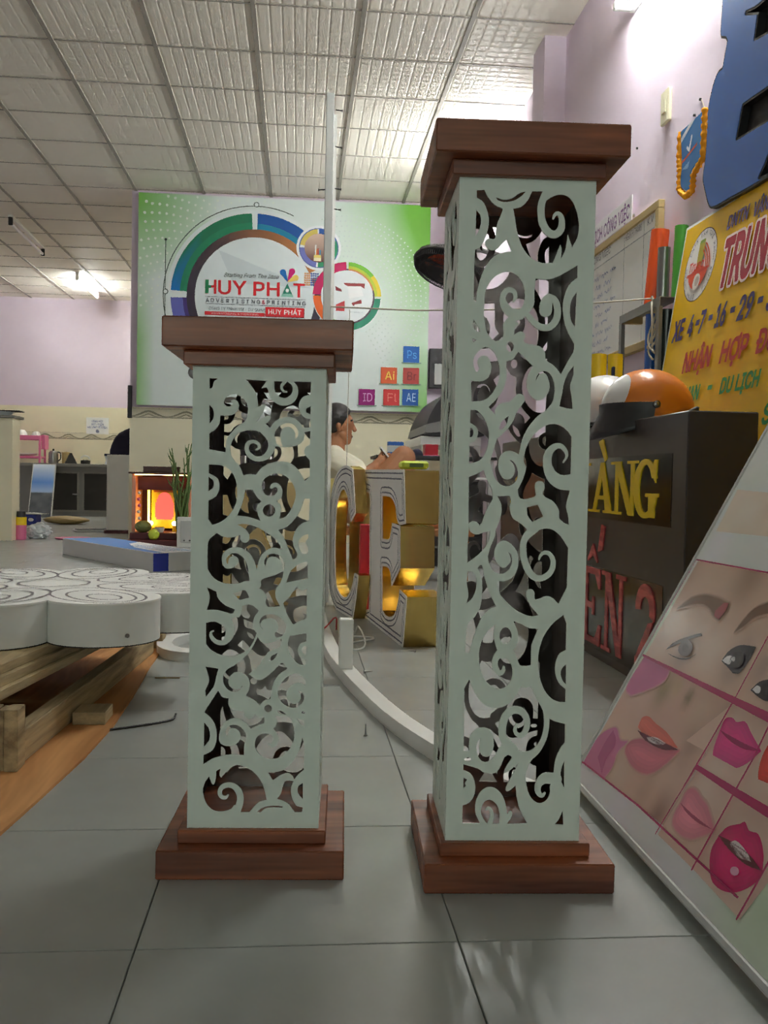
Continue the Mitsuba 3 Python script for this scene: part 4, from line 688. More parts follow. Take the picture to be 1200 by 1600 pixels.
big_letter('big letter C with white face and gold mirror sides, left of the E', GEN['C'], (.167, 4.257, 0), (.066, -.332, 0), .05)
tg = unary_union([sbox(0, .47, .5, .585), sbox(.18, 0, .32, .5), sbox(.1, 0, .4, .07), sbox(0, .38, .07, .5), sbox(.43, .38, .5, .5)])
t = thing('channel_letter', 'gold mirror letter standing behind the C and E', 'letter'); u = V(.985, -.174, 0); w = V(-.174, -.985, 0)
part(t, 'return', frame(extr(tg, .10), (.10, 4.86, .001), u, EZ, w), 'gold'); part(t, 'face', frame(extr(tg, .003), V(.10, 4.86, .001)+w*.1, u, EZ, w), 'gold')
g = slab('N', .43, .56); t = thing('channel_letter', 'gold mirror letter N standing behind the shorter pillar, left of the C', 'letter')
part(t, 'return', frame(extr(g, .10), (-.40, 4.42, .002), (1, 0, 0), EZ, (0, -1, 0)), 'gold'); part(t, 'face', frame(extr(g, .003), (-.40, 4.32, .002), (1, 0, 0), EZ, (0, -1, 0)), 'screenwood')
sc_ = thing('motor_scooter', 'dark parked motor scooter behind the shorter pillar', 'scooter'); SM = lambda m: tf(m, 92, (-.25, 5.85, 0))
for x, nm in ((-.62, 'wheel'), (.62, 'wheel')):
    w_ = part(sc_, nm, SM(tube([(x+.22*math.cos(q), 0, .27+.22*math.sin(q)) for q in np.linspace(0, 2*math.pi, 33)[:-1]], .048, 10, True)), 'softblack', True)
    part(w_, 'rim', SM(cat([tube([(x+.165*math.cos(q), 0, .27+.165*math.sin(q)) for q in np.linspace(0, 2*math.pi, 33)[:-1]], .02, 8, True), cyl((x, -.06, .27), (x, .06, .27), .035)]+[cyl((x, 0, .27), (x+.16*math.cos(q), 0, .27+.16*math.sin(q)), .012, 8) for q in np.arange(5)*1.2566])), 'steel', 40)
part(sc_, 'body_shell', SM(smoothhull([((V(.62, 0, .58), .09), (V(.15, 0, .55), .14)), ((V(.15, 0, .55), .14), (V(-.15, 0, .34), .11)), ((V(-.15, 0, .34), .10), (V(-.38, 0, .42), .10)), ((V(-.38, 0, .42), .09), (V(-.46, 0, .85), .10)), ((V(-.46, 0, .88), .09), (V(-.52, 0, .95), .08))], .025, 8)), 'softblack', True)
part(sc_, 'seat', SM(smoothhull([((V(.66, 0, .74), .08), (V(.30, 0, .72), .10)), ((V(.30, 0, .72), .10), (V(.05, 0, .70), .07))], .025, 8)), 'dark', True)
part(sc_, 'front_fender', SM(smoothhull([((V(-.78, 0, .48), .05), (V(-.60, 0, .53), .07)), ((V(-.60, 0, .53), .07), (V(-.44, 0, .50), .06))], .025, 6)), 'softblack', True)
part(sc_, 'fork', SM(cat([cyl((-.62, s*.08, .27), (-.50, s*.07, .70), .02) for s in (-1, 1)])), 'steel', True)
part(sc_, 'handlebar', SM(tube([(-.36, -.33, 1.0), (-.44, -.15, 1.02), (-.46, 0, 1.0), (-.44, .15, 1.02), (-.36, .33, 1.0)], .016, 8)), 'steel', True)
part(sc_, 'headlight', SM(tf(trimesh.creation.icosphere(3, 1.), 0, (-.57, 0, .93), s=(.05, .09, .06))), 'plastic', True)
for s in (-1, 1):
    m_ = part(sc_, 'mirror', SM(tf(trimesh.creation.icosphere(3, 1.), 0, (-.40, s*.33, 1.17), s=(.012, .065, .045))), 'steel', True); part(m_, 'stalk', SM(cyl((-.40, s*.24, 1.02), (-.40, s*.32, 1.15), .006, 8)), 'softblack')
part(sc_, 'tail_light', SM(bx(.68, .73, -.07, .07, .60, .66, .01)), 'red'); part(sc_, 'stand', SM(cat([cyl((.1, s*.08, .3), (.14, s*.15, .004), .012) for s in (-1, 1)])), 'steel', True)
solo('red_carton', bx(.275, .335, 4.13, 4.20, 0, .385, .003), 'red', 'red carton showing between the C and the E', 'box')
lb = thing('lime_case', 'yellow green plastic case lying on top of the E', 'case'); part(lb, 'body', bx(.372, .470, 3.40, 3.52, .6235, .653, .008), 'lime'); part(lb, 'label', bx(.40, .45, 3.3985, 3.4, .63, .644), 'leaf')
sp = thing('steel_stud', 'tall pale square metal stud with screws standing behind the letters', 'stud')
part(sp, 'post', bx(.098, .133, 4.3, 4.345, 0, 2.312, .002), 'lightgrey'); part(sp, 'flange', bx(.133, .146, 4.31, 4.314, .02, 2.22, .0005), 'white')
for z, s in ((2.242, 1), (2.078, 1), (1.892, 1), (1.885, -1), (1.80, 1)):
    x = .14 if s > 0 else .098; part(sp, 'screw', cat([cyl((x, 4.312, z), (x+s*.028, 4.312, z-.003), .0028, 8), cyl((x+s*.028, 4.312, z-.003), (x+s*.031, 4.312, z-.003), .006, 8)]), 'softblack')
# curved tube frame on the floor with a stub post
ar = thing('arc_frame', 'white curved square tube frame lying on the floor with a short upright', 'frame')
ctr = np.array([(.085, 3.9), (.088, 3.55), (.098, 3.25), (.112, 2.98), (.140, 2.72), (.175, 2.47), (.222, 2.20), (.28, 1.98), (.345, 1.80), (.42, 1.655)]); ctr[:, 0] += .012
cp_ = smooth_path(ctr, [False]*len(ctr), False, 6)
part(ar, 'tube', extr(LineString(cp_).buffer(.0215, cap_style=2), .034), 'white', 30)
part(ar, 'upright', bx(.125, .165, 2.70, 2.745, .034, .178, .002), 'white'); part(ar, 'tab', bx(.075, .125, 2.63, 2.645, 0, .004), 'steel')
# screws and wires on the floor
def screw(x, y, a, label, up=0):
    c, s = math.cos(a), math.sin(a); p = V(x, y, .0045); d = V(c, s, 0) if not up else V(0, 0, 1); p = p if not up else V(x, y, .0035)
    solo('screw', cat([cyl(p, p+d*.024, .002, 8, .0012), cyl(p-d*.0025, p, .0045, 10)]), 'steel', label, 'screw', 'screws on the floor')
screw(.208, 2.812, .3, 'small steel screw lying on the tiles beyond the curved frame'); screw(.161, 2.116, 1.5, 'small steel screw standing on the tiles before the curved frame', 1); screw(.401, 3.152, 2.2, 'tiny screw on the tiles below the gold side of the E')
def wire(label, pts, m, r=.003):
    q = smooth_path(np.array(pts, float), [False]*len(pts), False, 6); solo('wire', tube(q, r, 6), m, label, 'wire', smooth=True)
wire('thin red wire curving on the floor behind the arc frame', [(.085, 3.35, .035), (.11, 3.4, .05), (.15, 3.55, .06), (.155, 3.62, .004)], 'redwire')
wire('white cable loop with dark ends on the floor behind the arc frame', [(.16, 3.22, .004), (.22, 3.20, .004), (.24, 3.26, .02), (.225, 3.4, .05), (.22, 3.52, .004)], 'white')
wire('second white cable with dark tip pointing at the E on the floor', [(.17, 3.30, .004), (.23, 3.36, .004), (.285, 3.42, .004), (.23, 3.46, .004), (.16, 3.44, .004)], 'white')
solo('string', tube([(.133, 4.3, 1.36), (.5, 4.18, 1.335), (.9, 4.02, 1.325), (1.36, 3.58, 1.306)], .0035, 6), 'rope', 'pale string stretched from the metal stud to the grey rack', 'string', smooth=True)
solo('hanging_string', tube([(.22, 4.33, 1.355), (.222, 4.36, 1.0), (.22, 4.36, .60)], .0018, 5), 'rope', 'thin string hanging down beside the metal stud', 'string', smooth=True)
# the person, seated on a low bench with the knees up, looking at a phone
bn = thing('low_bench', 'low wooden bench under the seated person behind the letters', 'bench')
part(bn, 'seat', bx(.06, 1.0, 5.28, 5.72, .27, .31, .004), 'woody')
for x in (.09, .93):
    for y in (5.30, 5.67): part(bn, 'leg', bx(x, x+.04, y, y+.04, 0, .27), 'woody')
pe = thing('person', 'seated person in a cream shirt with knees up looking at a phone', 'person')
def Yb(x, z, y=5.5): return V(x, y, z)
hip, chest, neck, hd = Yb(.36, .438), Yb(.285, .61), Yb(.218, .765), Yb(.235, .895)
B = []
for s in (-1, 1):
    B += [((hip+V(0, s*.08, 0), .105), (chest+V(0, s*.085, 0), .10)), ((chest+V(0, s*.085, 0), .10), (neck+V(-.01, s*.13, -.075), .06))]
    hj, kn, an = hip+V(.02, s*.09, .0), Yb(.615+.015*s, .722, 5.5+s*.09), Yb(.655, .37, 5.5+s*.09)
    B += [((hj, .09), (kn, .062)), ((kn, .062), (kn*.45+an*.55+V(-.012, 0, 0), .055)), ((kn*.45+an*.55+V(-.012, 0, 0), .055), (an, .038)), ((an+V(0, 0, -.02), .036), (an+V(.15, 0, -.035), .024))]
    sh, el, wr = neck+V(-.01, s*.155, -.085), Yb(.36, .585, 5.5+s*.16), Yb(.445, .665, 5.5+s*.045)
    B += [((sh, .055), (el, .042)), ((el, .040), (wr, .027))]
    pm = wr+V(.035, -s*.012, .035); B += [((wr, .027), (pm, .026))]
    for k in range(4):
        f0 = pm+V(.012-.004*k, s*.012*0, .02-.011*k); f1 = f0+V(.03, -s*.014, .016-.004*k); f2 = f1+V(.008, -s*.022, -.002); B += [((f0, .0095), (f1, .009)), ((f1, .009), (f2, .008))]
    tb = pm+V(-.008, -s*.006, .02); B += [((tb, .0105), (tb+V(.016, -s*.018, .03), .009))]
B += [((hip+V(0, -.08, 0), .105), (hip+V(0, .08, 0), .105)), ((neck+V(-.012, 0, -.06), .058), (hd+V(-.02, 0, -.05), .052))]
# head: skull, face, jaw, nose, brow, lips, ears, chin
B += [((hd+V(-.018, 0, .03), .078), (hd+V(.008, 0, .012), .072)), ((hd+V(.005, 0, .0), .066), (hd+V(.04, 0, -.085), .028)), ((hd+V(.01, -.03, -.05), .03), (hd+V(.042, 0, -.09), .02)), ((hd+V(.01, .03, -.05), .03), (hd+V(.042, 0, -.09), .02)),
      ((hd+V(.068, 0, .012), .012), (hd+V(.086, 0, -.024), .0125)), ((hd+V(.058, -.03, .022), .014), (hd+V(.058, .03, .022), .014)), ((hd+V(.062, -.012, -.058), .011), (hd+V(.062, .012, -.058), .011)), ((hd+V(.060, -.01, -.072), .010), (hd+V(.060, .01, -.072), .010))]
for s in (-1, 1): B.append(((hd+V(-.012, s*.074, .0), .017), (hd+V(-.008, s*.072, -.028), .011)))
body = smoothhull(B, .0095, 6)
part(pe, 'body', body, 'skin', True, label='tanned skin')
for s in (-1, 1): part(pe, 'eye', tf(trimesh.creation.icosphere(2, .009), 0, hd+V(.062, s*.026, .004)), 'white', True)
for s in (-1, 1): part(pe, 'eyebrow', tube([hd+V(.068, s*.012, .026), hd+V(.070, s*.028, .032), hd+V(.060, s*.045, .026)], .005, 6), 'hair', True)
part(pe, 'mouth', tube([hd+V(.066, -.018, -.064), hd+V(.0735, 0, -.0645), hd+V(.066, .018, -.064)], .003, 6), 'maroon', True)
hs = trimesh.creation.icosphere(4, 1.0); hs.apply_scale((.098, .088, .098)); v = hs.vertices
hs.vertices *= 1+.05*(meshkit.fbm(v*60, 3)-.5)[:, None]; hs.apply_translation(hd+V(-.022, 0, .034))
hs = hs.slice_plane(hd+V(.045, 0, .055), V(-.9, 0, .55)/1.055).slice_plane(hd+V(-.05, 0, -.055), V(-.5, 0, .87))
part(pe, 'hair', hs, 'hair', True, label='short black hair')
S = []
for s in (-1, 1):
    S += [((hip+V(-.005, s*.085, 0), .118), (chest+V(0, s*.09, 0), .113)), ((chest+V(0, s*.09, 0), .112), (neck+V(-.012, s*.135, -.075), .072)), ((neck+V(-.012, s*.155, -.085), .07), (Yb(.325, .605, 5.5+s*.16), .062)), ((neck+V(-.015, s*.12, -.07), .066), (neck+V(-.015, s*.05, -.05), .066))]
S += [((hip+V(0, -.08, 0), .118), (hip+V(0, .08, 0), .118)), ((chest+V(0, -.08, 0), .112), (chest+V(0, .08, 0), .112))]
part(pe, 'shirt', smoothhull(S, .013, 8), 'shirt', True, label='cream t-shirt')
th = np.linspace(0, 2*math.pi, 20)[:-1]; part(pe, 'collar', tube([neck+V(-.012+.058*math.cos(a), .06*math.sin(a), -.035-.02*math.cos(a)) for a in th], .012, 6, True), 'shirt', True)
S = []
for s in (-1, 1): S += [((hip+V(.02, s*.09, -.005), .118), (hip*.6+Yb(.60, .715, 5.5+s*.09)*.4, .098))]
S.append(((hip+V(0, -.08, -.01), .122), (hip+V(0, .08, -.01), .122)))
part(pe, 'shorts', smoothhull(S, .014, 8), 'shorts', True, label='light shorts')
ph = thing('phone', 'dark phone with pale edge held in the hands of the seated person', 'phone'); M = lambda m: tf(tf(m, -40, ax=(0, 1, 0)), 0, (.512, 5.485, .725))
part(ph, 'body', M(bx(-.005, .005, -.033, .033, -.06, .065, .002)), 'white'); part(ph, 'screen', M(bx(-.0062, -.005, -.029, .029, -.05, .055)), 'softblack')
# desk, boxes, large printer, fan
dk = thing('desk', 'thin dark desk top on pale legs behind the seated person', 'desk'); part(dk, 'top', bx(.52, 1.35, 6.34, 6.90, .735, .755, .002), 'softblack')
part(dk, 'shelf', bx(.60, 1.33, 6.37, 6.88, .60, .615), 'white')
for x in (.54, 1.29):
    for y in (6.36, 6.85): part(dk, 'leg', bx(x, x+.035, y, y+.035, 0, .735), 'lightgrey')
dc = thing('steel_cabinet', 'dark steel drawer cabinet under the desk top', 'cabinet'); part(dc, 'body', bx(.66, 1.27, 6.42, 6.86, 0, .585, .003), 'softblack')
for k in range(3): d_ = part(dc, 'drawer', bx(.675, 1.255, 6.41, 6.42, .03+.185*k, .20+.185*k, .003), 'dark'); part(d_, 'handle', bx(.90, 1.03, 6.395, 6.41, .125+.185*k, .14+.185*k, .002), 'steel')
bb = thing('blue_carton', 'small light blue and white carton behind the raised knee', 'box'); part(bb, 'body', bx(.60, .705, 6.36, 6.44, .755, .845, .002), 'blue'); part(bb, 'band', bx(.5995, .7055, 6.3595, 6.4405, .775, .82), 'plastic')
rb = thing('red_box', 'dark red box with pale rim standing on the desk', 'box'); part(rb, 'body', bx(.86, .95, 6.42, 6.55, .757, .836, .002), 'red'); part(rb, 'rim', bx(.852, .956, 6.41, 6.56, .755, .762), 'pink')
solo('cap', tf(trimesh.creation.icosphere(3, 1.).slice_plane([0, 0, 0], [0, 0, 1], cap=True), 0, (.808, 6.47, .755), s=(.045, .05, .05)), 'navy', 'small navy cap lying left of the red box on the desk', 'cap', smooth=40)
pt = thing('large_printer', 'dark wide format printer with grey band and white stand by the side wall', 'printer')
prof = Polygon(smooth_path([(.962, .962), (.975, 1.03), (1.0, 1.10), (1.04, 1.17), (1.09, 1.235), (1.17, 1.29), (1.28, 1.31), (1.42, 1.31), (1.42, .94), (1.0, .93)], [1, 0, 0, 0, 0, 0, 1, 1, 1, 1], True, 4))
part(pt, 'hood', frame(extr(prof, 1.1), (0, 8.3, 0), (1, 0, 0), EZ, (0, -1, 0)), 'softblack', 25)
part(pt, 'front_band', frame(extr(Polygon([(.955, .955), (.972, 1.02), (1.42, 1.13), (1.42, .99), (1.0, .955)]), 1.12), (0, 8.31, 0), (1, 0, 0), EZ, (0, -1, 0)), 'grey')
part(pt, 'stand_beam', bx(.93, 1.40, 7.22, 8.28, .86, .93, .004), 'white')
for x in (.95, 1.35):
    for y in (7.24, 8.2): part(pt, 'leg', bx(x, x+.05, y, y+.05, 0, .86), 'white')
fn = thing('wall_fan', 'black round wall fan with orange blades half hidden by the tall pillar', 'fan')
fc = V(.985, 6.3, 2.0); n_ = V(-.33, -.20, -.90); n_ /= np.linalg.norm(n_); a_ = np.cross(n_, [0, 1, 0]); a_ /= np.linalg.norm(a_); b_ = np.cross(n_, a_)
FR = lambda m, d=0: frame(m, fc+n_*d, a_, b_, n_)
circ = lambda r, z, n=40: [(r*math.cos(q), r*math.sin(q), z) for q in np.linspace(0, 2*math.pi, n+1)[:-1]]
cg = [tube(circ(.25, 0), .008, 8, True)]+[tube(circ(r, z), .0025, 5, True) for r, z in ((.24, .035), (.2, .05), (.14, .057))]
for k in range(96):
    q = 2*math.pi*k/96; c, s = math.cos(q), math.sin(q); cg.append(tube([(.05*c, .05*s, .06), (.2*c, .2*s, .05), (.24*c, .24*s, .035), (.25*c, .25*s, 0), (.24*c, .24*s, -.035)], .0026, 4))
part(fn, 'cage', FR(cat(cg)), 'softblack'); part(fn, 'rear_dish', FR(lathe([(.25, -.004), (.22, -.05), (.12, -.075), (0, -.08), (0, -.077), (.12, -.072), (.218, -.047), (.246, -.004)], n=48)), 'softblack', 40)
for k in range(3):
    q = np.radians(120*k+np.linspace(-38, 38, 9)); bl_ = Polygon([(.04*math.cos(q[0]), .04*math.sin(q[0]))]+[(.185*math.cos(t), .185*math.sin(t)) for t in q]+[(.04*math.cos(q[-1]), .04*math.sin(q[-1]))])
    part(fn, 'blade', FR(tf(extr(bl_, .004), 9, ax=(math.cos(math.radians(120*k)), math.sin(math.radians(120*k)), 0))), 'vinylorange')
part(fn, 'hub', FR(lathe([(0, .063), (.045, .062), (.055, .05), (.055, .03), (0, .03)])), 'softblack', 30); part(fn, 'motor', FR(lathe([(0, -.07), (.06, -.075), (.07, -.1), (.06, -.19), (0, -.2)])), 'softblack', 30)
part(fn, 'arm', tube([fc-n_*.15, (1.2, 6.35, 2.15), (1.42, 6.36, 2.1), (1.44, 6.36, 2.0)], .018, 10), 'grey', True); part(fn, 'wall_plate', bx(1.44, 1.479, 6.31, 6.41, 1.9, 2.16, .006), 'grey')
pg = thing('notice_board', 'dark hanging board with pale sheets on the back wall beside the company sign', 'board'); part(pg, 'board', bx(1.178, 1.46, 8.62, 8.69, 1.44, 1.80, .004), 'softblack')
part(pg, 'sheet', bx(1.225, 1.32, 8.612, 8.62, 1.47, 1.66, .001), 'lightgrey'); part(pg, 'sheet', bx(1.335, 1.44, 8.612, 8.62, 1.50, 1.72, .001), 'paper')

# ---------------------------------------------------------------- the left: flower sign on planks, carton, altar, kitchen
fs = thing('flower_sign', 'big white flower-shaped sign with drawn petals lying on planks', 'sign')
FC = V(-.642, 2.575); petals = [affinity.translate(Point(0, 0).buffer(.131, 24), FC[0]+.33*math.cos(a), FC[1]+.33*math.sin(a)) for a in np.radians(-56+45*np.arange(8))]
fl = unary_union(petals+[Point(FC).buffer(.31, 32)])
part(fs, 'body', tf(extr(fl, .094), 0, (0, 0, .19)), 'whitem', 25); part(fs, 'top_plate', tf(extr(fl.buffer(.002), .004), 0, (0, 0, .284)), 'paper', 25); part(fs, 'base_plate', tf(extr(fl.buffer(-.002), .004), 0, (0, 0, .187)), 'softblack', 25)
pr = Print((0, 0, .288), (1, 0, 0), (0, 1, 0))
for a in np.radians(-56+45*np.arange(8)):
    for r, w, c in ((.10, .165, .29), (.07, .125, .31), (.035, .06, .33)):
        e = affinity.translate(affinity.rotate(affinity.scale(Point(0, 0).buffer(1, 24), w, r), math.degrees(a), origin=(0, 0)), FC[0]+c*math.cos(a), FC[1]+c*math.sin(a))
        pr.add(e.boundary.buffer(.0032), '#6f6a70')
pr.add(Point(FC).buffer(.09).boundary.buffer(.0035), '#6f6a70'); pr.done(fs, name='drawn_petals')
for a in np.radians(-56+45*np.arange(8)):
    x, y = FC[0]+(.33+.131)*math.cos(a), FC[1]+(.33+.131)*math.sin(a); part(fs, 'screw', cyl((x-.004*math.cos(a), y-.004*math.sin(a), .213), (x+.004*math.cos(a), y+.004*math.sin(a), .213), .005, 10), 'steel')
pk = thing('plywood_sheet', 'thin orange-brown plywood sheet on the floor under the planks', 'sheet')
edge = [(-.49, 1.25), (-.464, 1.533), (-.447, 1.70), (-.424, 1.95), (-.414, 2.2), (-.42, 2.5), (-.437, 2.9), (-.44, 3.2), (-.45, 3.28)]
scene[pk] = mikit.ply(extr(Polygon(edge+[(-1.5, 3.28), (-1.5, 1.25)]), .006), 'm_ply')
pb = thing('pallet_board', 'pale pine crosspiece of upright boards at the left edge on the plywood', 'plank')
for k, (a, b, y) in enumerate(((-.553, -.527, 1.85), (-.566, -.555, 1.857), (-.60, -.568, 1.852), (-.95, -.603, 1.852))): part(pb, 'board', bx(a, b, y, 1.90, .006, .126-.002*(k % 2), .0015), 'pine')
def beam(name, label, p, q, w, z0, z1, m='pine', grp=None):
    p, q = V(*p), V(*q); d = q-p; L_ = np.linalg.norm(d); a = math.degrees(math.atan2(d[1], d[0])); solo(name, tf(bx(0, L_, -w/2, w/2, z0, z1, .002), a, (p[0], p[1], 0)), m, label, 'plank', grp)
beam('pine_plank', 'long pale pine plank running back on the plywood under the flower sign', (-.55, 1.905), (-.475, 3.1), .035, .006, .07)
beam('pine_plank', 'pine plank on the plywood further left under the stacked sheets', (-.95, 1.905), (-.95, 3.1), .05, .006, .126)
for k in range(3):
    z = .126+.0203*k; solo('stacked_plywood', tf(bx(-.62, -.012*k, 0, 1.12, 0, .0198, .001), -7.4-.7*k, (-.585, 1.90+.012*k, z+.0002)), 'pine', ('lowest', 'middle', 'topmost')[k]+' of the three thick plywood boards stacked under the flower sign', 'board', None)
solo('wood_block', bx(-.506, -.432, 2.20, 2.29, .006, .034, .0015), 'pine', 'small flat pine block lying across the edge of the plywood sheet', 'block')
solo('wood_block', bx(-.53, -.442, 3.185, 3.27, .006, .055, .0015), 'pine', 'pale pine block at the far end of the plywood sheet', 'block')
wire('bent thin dark wire lying on the floor by the plywood edge', [(-.432, 2.16, .003), (-.36, 2.20, .003), (-.29, 2.25, .004), (-.285, 2.30, .006)], 'softblack', .0025)
solo('wood_splinter', bx(-.40, -.33, 2.735, 2.742, 0, .003), 'pine', 'thin wood splinter on the floor by the far plywood edge', 'splinter')
hp = unary_union([affinity.scale(Point(-.32, 3.2).buffer(1, 24), .14, .22)]).difference(affinity.scale(Point(-.335, 3.20).buffer(1, 24), .075, .14))
solo('ring_letter', tf(extr(hp, .03), 0, (0, 0, .0)), 'whitem', 'pale ring-shaped letter lying on the floor behind the shorter pillar', 'letter', smooth=25)
ct = thing('flat_carton', 'long blue and white flat carton lying on the floor beyond the flower sign', 'carton'); a = math.degrees(math.atan2(-1.27, .85)); CT = lambda m: tf(m, a, (-1.70, 7.05, 0))
part(ct, 'body', CT(bx(0, 1.5, 0, .34, 0, .115, .002)), 'whitem')
pr = Print((0, 0, .1155), (1, 0, 0), (0, 1, 0)); c_, s_ = math.cos(math.radians(a)), math.sin(math.radians(a)); rot = lambda g: at(affinity.rotate(g, a, origin=(0, 0)), -1.70, 7.05)
pr.add(rot(sbox(.003, .003, 1.497, .337)), '#3f7fc8'); pr.add(rot(Polygon([(.55, .337), (1.497, .337), (1.497, .07), (1.0, .10), (.7, .2)])), '#dfe6ee')
for k in range(4): pr.add(rot(sbox(.8+.02*k, .13+.05*k, 1.42, .15+.05*k)), '#5c88c0')
pr.done(ct); part(ct, 'blue_stripe', CT(bx(1.4995, 1.5015, .0, .1, .003, .112)), 'deepblue')
# low wall stub with cap at the far left
struct('wall_partition', bx(-2.95, -2.455, 8.40, 8.62, 0, 1.055), 'cream', 'low cream partition wall at the far left edge')
part('wall_partition', 'coping', bx(-2.98, -2.43, 8.37, 8.66, 1.055, 1.08, .004), 'greymetal'); 
solo('dark_tray', bx(-2.80, -2.405, 8.43, 8.58, 1.115, 1.125, .003), 'softblack', 'thin dark tray on a pale bowl on the partition wall', 'tray')
solo('pale_bowl', lathe([(0, .0), (.05, 0), (.09, .035), (.085, .035), (.045, .006), (0, .006)], (-2.56, 8.5, 1.08)), 'plastic', 'pale bowl on the low partition wall at the left edge', 'bowl', smooth=30)
bt = thing('cleaner_bottle', 'bottle with black cap and yellow label standing by the partition wall', 'bottle')
part(bt, 'body', lathe([(0, 0), (.04, 0), (.045, .01), (.045, .13), (.03, .16), (0, .16)], (-2.42, 8.55, 0)), 'pink', 30); part(bt, 'label', lathe([(.0, .13), (.047, .13), (.047, .2), (0, .2)], (-2.42, 8.55, 0)), 'yellow', 30); part(bt, 'cap', lathe([(0, .2), (.04, .2), (.035, .25), (0, .255)], (-2.42, 8.55, 0)), 'softblack', 30)
sg = trimesh.creation.icosphere(3, 1.); sg.vertices *= (1+.9*(meshkit.fbm(sg.vertices*3.3+4, 4)-.5))[:, None]; sg.apply_scale((.11, .09, .075)); sg.apply_translation((-2.32, 8.72, .065)); sg.vertices[:, 2] = np.maximum(sg.vertices[:, 2], .001)
solo('plastic_bag', sg, 'plastic', 'crumpled clear plastic bag beside the cleaner bottle', 'bag')
solo('red_dish', lathe([(0, 0), (.14, .0), (.16, .012), (0, .008)], (-2.02, 8.75, 0)), 'pink', 'flat reddish dish on the floor near the plastic bag', 'dish', smooth=30)
# kitchen counter
kc = thing('kitchen_counter', 'long grey kitchen counter with dark double doors at the far wall', 'counter')
part(kc, 'worktop', bx(-4.6, -2.0, 13.45, 14.14, .69, .735, .003), 'greymetal'); part(kc, 'carcass', bx(-4.6, -2.0, 13.52, 14.14, .0, .69), 'grey')
for i, (x0, x1) in enumerate(((-4.5, -3.95), (-3.62, -3.04), (-3.0, -2.42))):
    d = part(kc, 'door', bx(x0, x1, 13.505, 13.52, .06, .63, .002), 'greymetal'); part(d, 'panel', bx(x0+.03, x1-.03, 13.50, 13.506, .09, .60), 'dark'); part(d, 'handle', bx(x1-.09, x1-.02, 13.485, 13.50, .30, .32, .002), 'steel')
rk = thing('dish_rack', 'pink plastic dish rack with white bowls on the counter', 'rack')
part(rk, 'upper_tray', bx(-4.05, -3.60, 13.62, 13.92, 1.06, 1.12, .004), 'pink'); part(rk, 'lower_tray', bx(-4.05, -3.60, 13.62, 13.92, .80, .83, .004), 'pink')
for x in (-4.05, -3.625):
    for y in (13.62, 13.895): part(rk, 'post', bx(x, x+.025, y, y+.025, .735, 1.12), 'pink')
part(rk, 'hook_strip', bx(-3.60, -3.55, 13.66, 13.86, .93, 1.13, .003), 'pink')
for x, r, l in ((-3.90, .085, 'left white bowl upside down on the pink rack'), (-3.70, .065, 'right white bowl upside down on the pink rack')): solo('bowl', lathe([(0, r*.95), (r*.45, r*.95), (r*.9, r*.4), (r, 0), (r*.94, 0), (r*.4, r*.8), (0, r*.8)], (x, 13.77, 1.12)), 'white', l, 'bowl', 'white bowls on the pink rack', smooth=30)
solo('plate_stack', lathe([(0, 0), (.09, .0), (.15, .03), (.15, .04), (0, .03)], (-3.83, 13.76, .83)), 'white', 'white plates in the lower tray of the pink rack', 'plates', smooth=30)
kt = thing('kettle', 'shiny steel kettle on the counter right of the pink rack', 'kettle'); part(kt, 'body', lathe([(0, 0), (.062, 0), (.068, .02), (.062, .15), (.04, .175), (0, .178)], (-3.43, 13.65, .735)), 'steel', 30); part(kt, 'lid', lathe([(0, .178), (.012, .178), (.014, .2), (0, .205)], (-3.43, 13.65, .735)), 'softblack', 30); part(kt, 'handle', tube([(-3.365, 13.65, .77), (-3.33, 13.65, .80), (-3.33, 13.65, .88), (-3.37, 13.65, .90)], .008, 8), 'softblack', True)
solo('canister', lathe([(0, 0), (.055, 0), (.055, .16), (0, .17)], (-3.28, 13.75, .735)), 'screenwood', 'brown canister behind the kettle on the counter', 'canister', smooth=30)
solo('grater', trimesh.convex.convex_hull(np.array([(-3.19+.08*a, 13.65+.04*b, .735) for a in (-1, 1) for b in (-1, 1)]+[(-3.19+.012*a, 13.65+.01*b, .885) for a in (-1, 1) for b in (-1, 1)])), 'dark', 'dark pointed grater standing on the counter', 'grater')
gb = thing('sauce_pot', 'small dark pot with a white ring lid on the counter', 'pot'); part(gb, 'body', lathe([(0, 0), (.06, 0), (.07, .05), (0, .06)], (-2.99, 13.65, .735)), 'dark', 30); part(gb, 'lid', tube([(-2.99+.06*math.cos(q), 13.64, .80+.05*math.sin(q)) for q in np.linspace(0, math.pi, 12)], .01, 6), 'white', True)
jr = thing('jar', 'patterned jar with dark lid on the counter', 'jar'); part(jr, 'body', lathe([(0, 0), (.045, 0), (.03, .06), (.045, .12), (0, .12)], (-2.68, 13.65, .735)), 'plastic', 30); part(jr, 'lid', lathe([(0, .12), (.05, .12), (.05, .15), (0, .15)], (-2.68, 13.65, .735)), 'navy', 30)
fa = thing('faucet', 'arched steel faucet over the sink by the white block', 'faucet'); part(fa, 'spout', tube([(-2.30, 13.9, .735), (-2.30, 13.9, .85), (-2.34, 13.8, .9), (-2.42, 13.7, .9), (-2.47, 13.64, .86)], .012, 8), 'steel', True); part(fa, 'handle', cyl((-2.30, 13.9, .80), (-2.22, 13.9, .83), .008, 8), 'steel')
nt = thing('notice_sheet', 'white paper notice with printed lines on the kitchen wall', 'notice'); part(nt, 'sheet', bx(-3.09, -2.77, 14.135, 14.1415, 1.18, 1.42), 'paper')
pr = Print((0, 14.1345, 0), (1, 0, 0), (0, 0, 1))
for t, z, w in (('CHẬU RỬA', 1.355, .16), ('BÁT CHÉN', 1.31, .17), ('VUI LÒNG GIỮ SẠCH', 1.265, .28)): pr.add(at(tw(t, .026, w), -2.93-w/2, z), '#2d3f86')
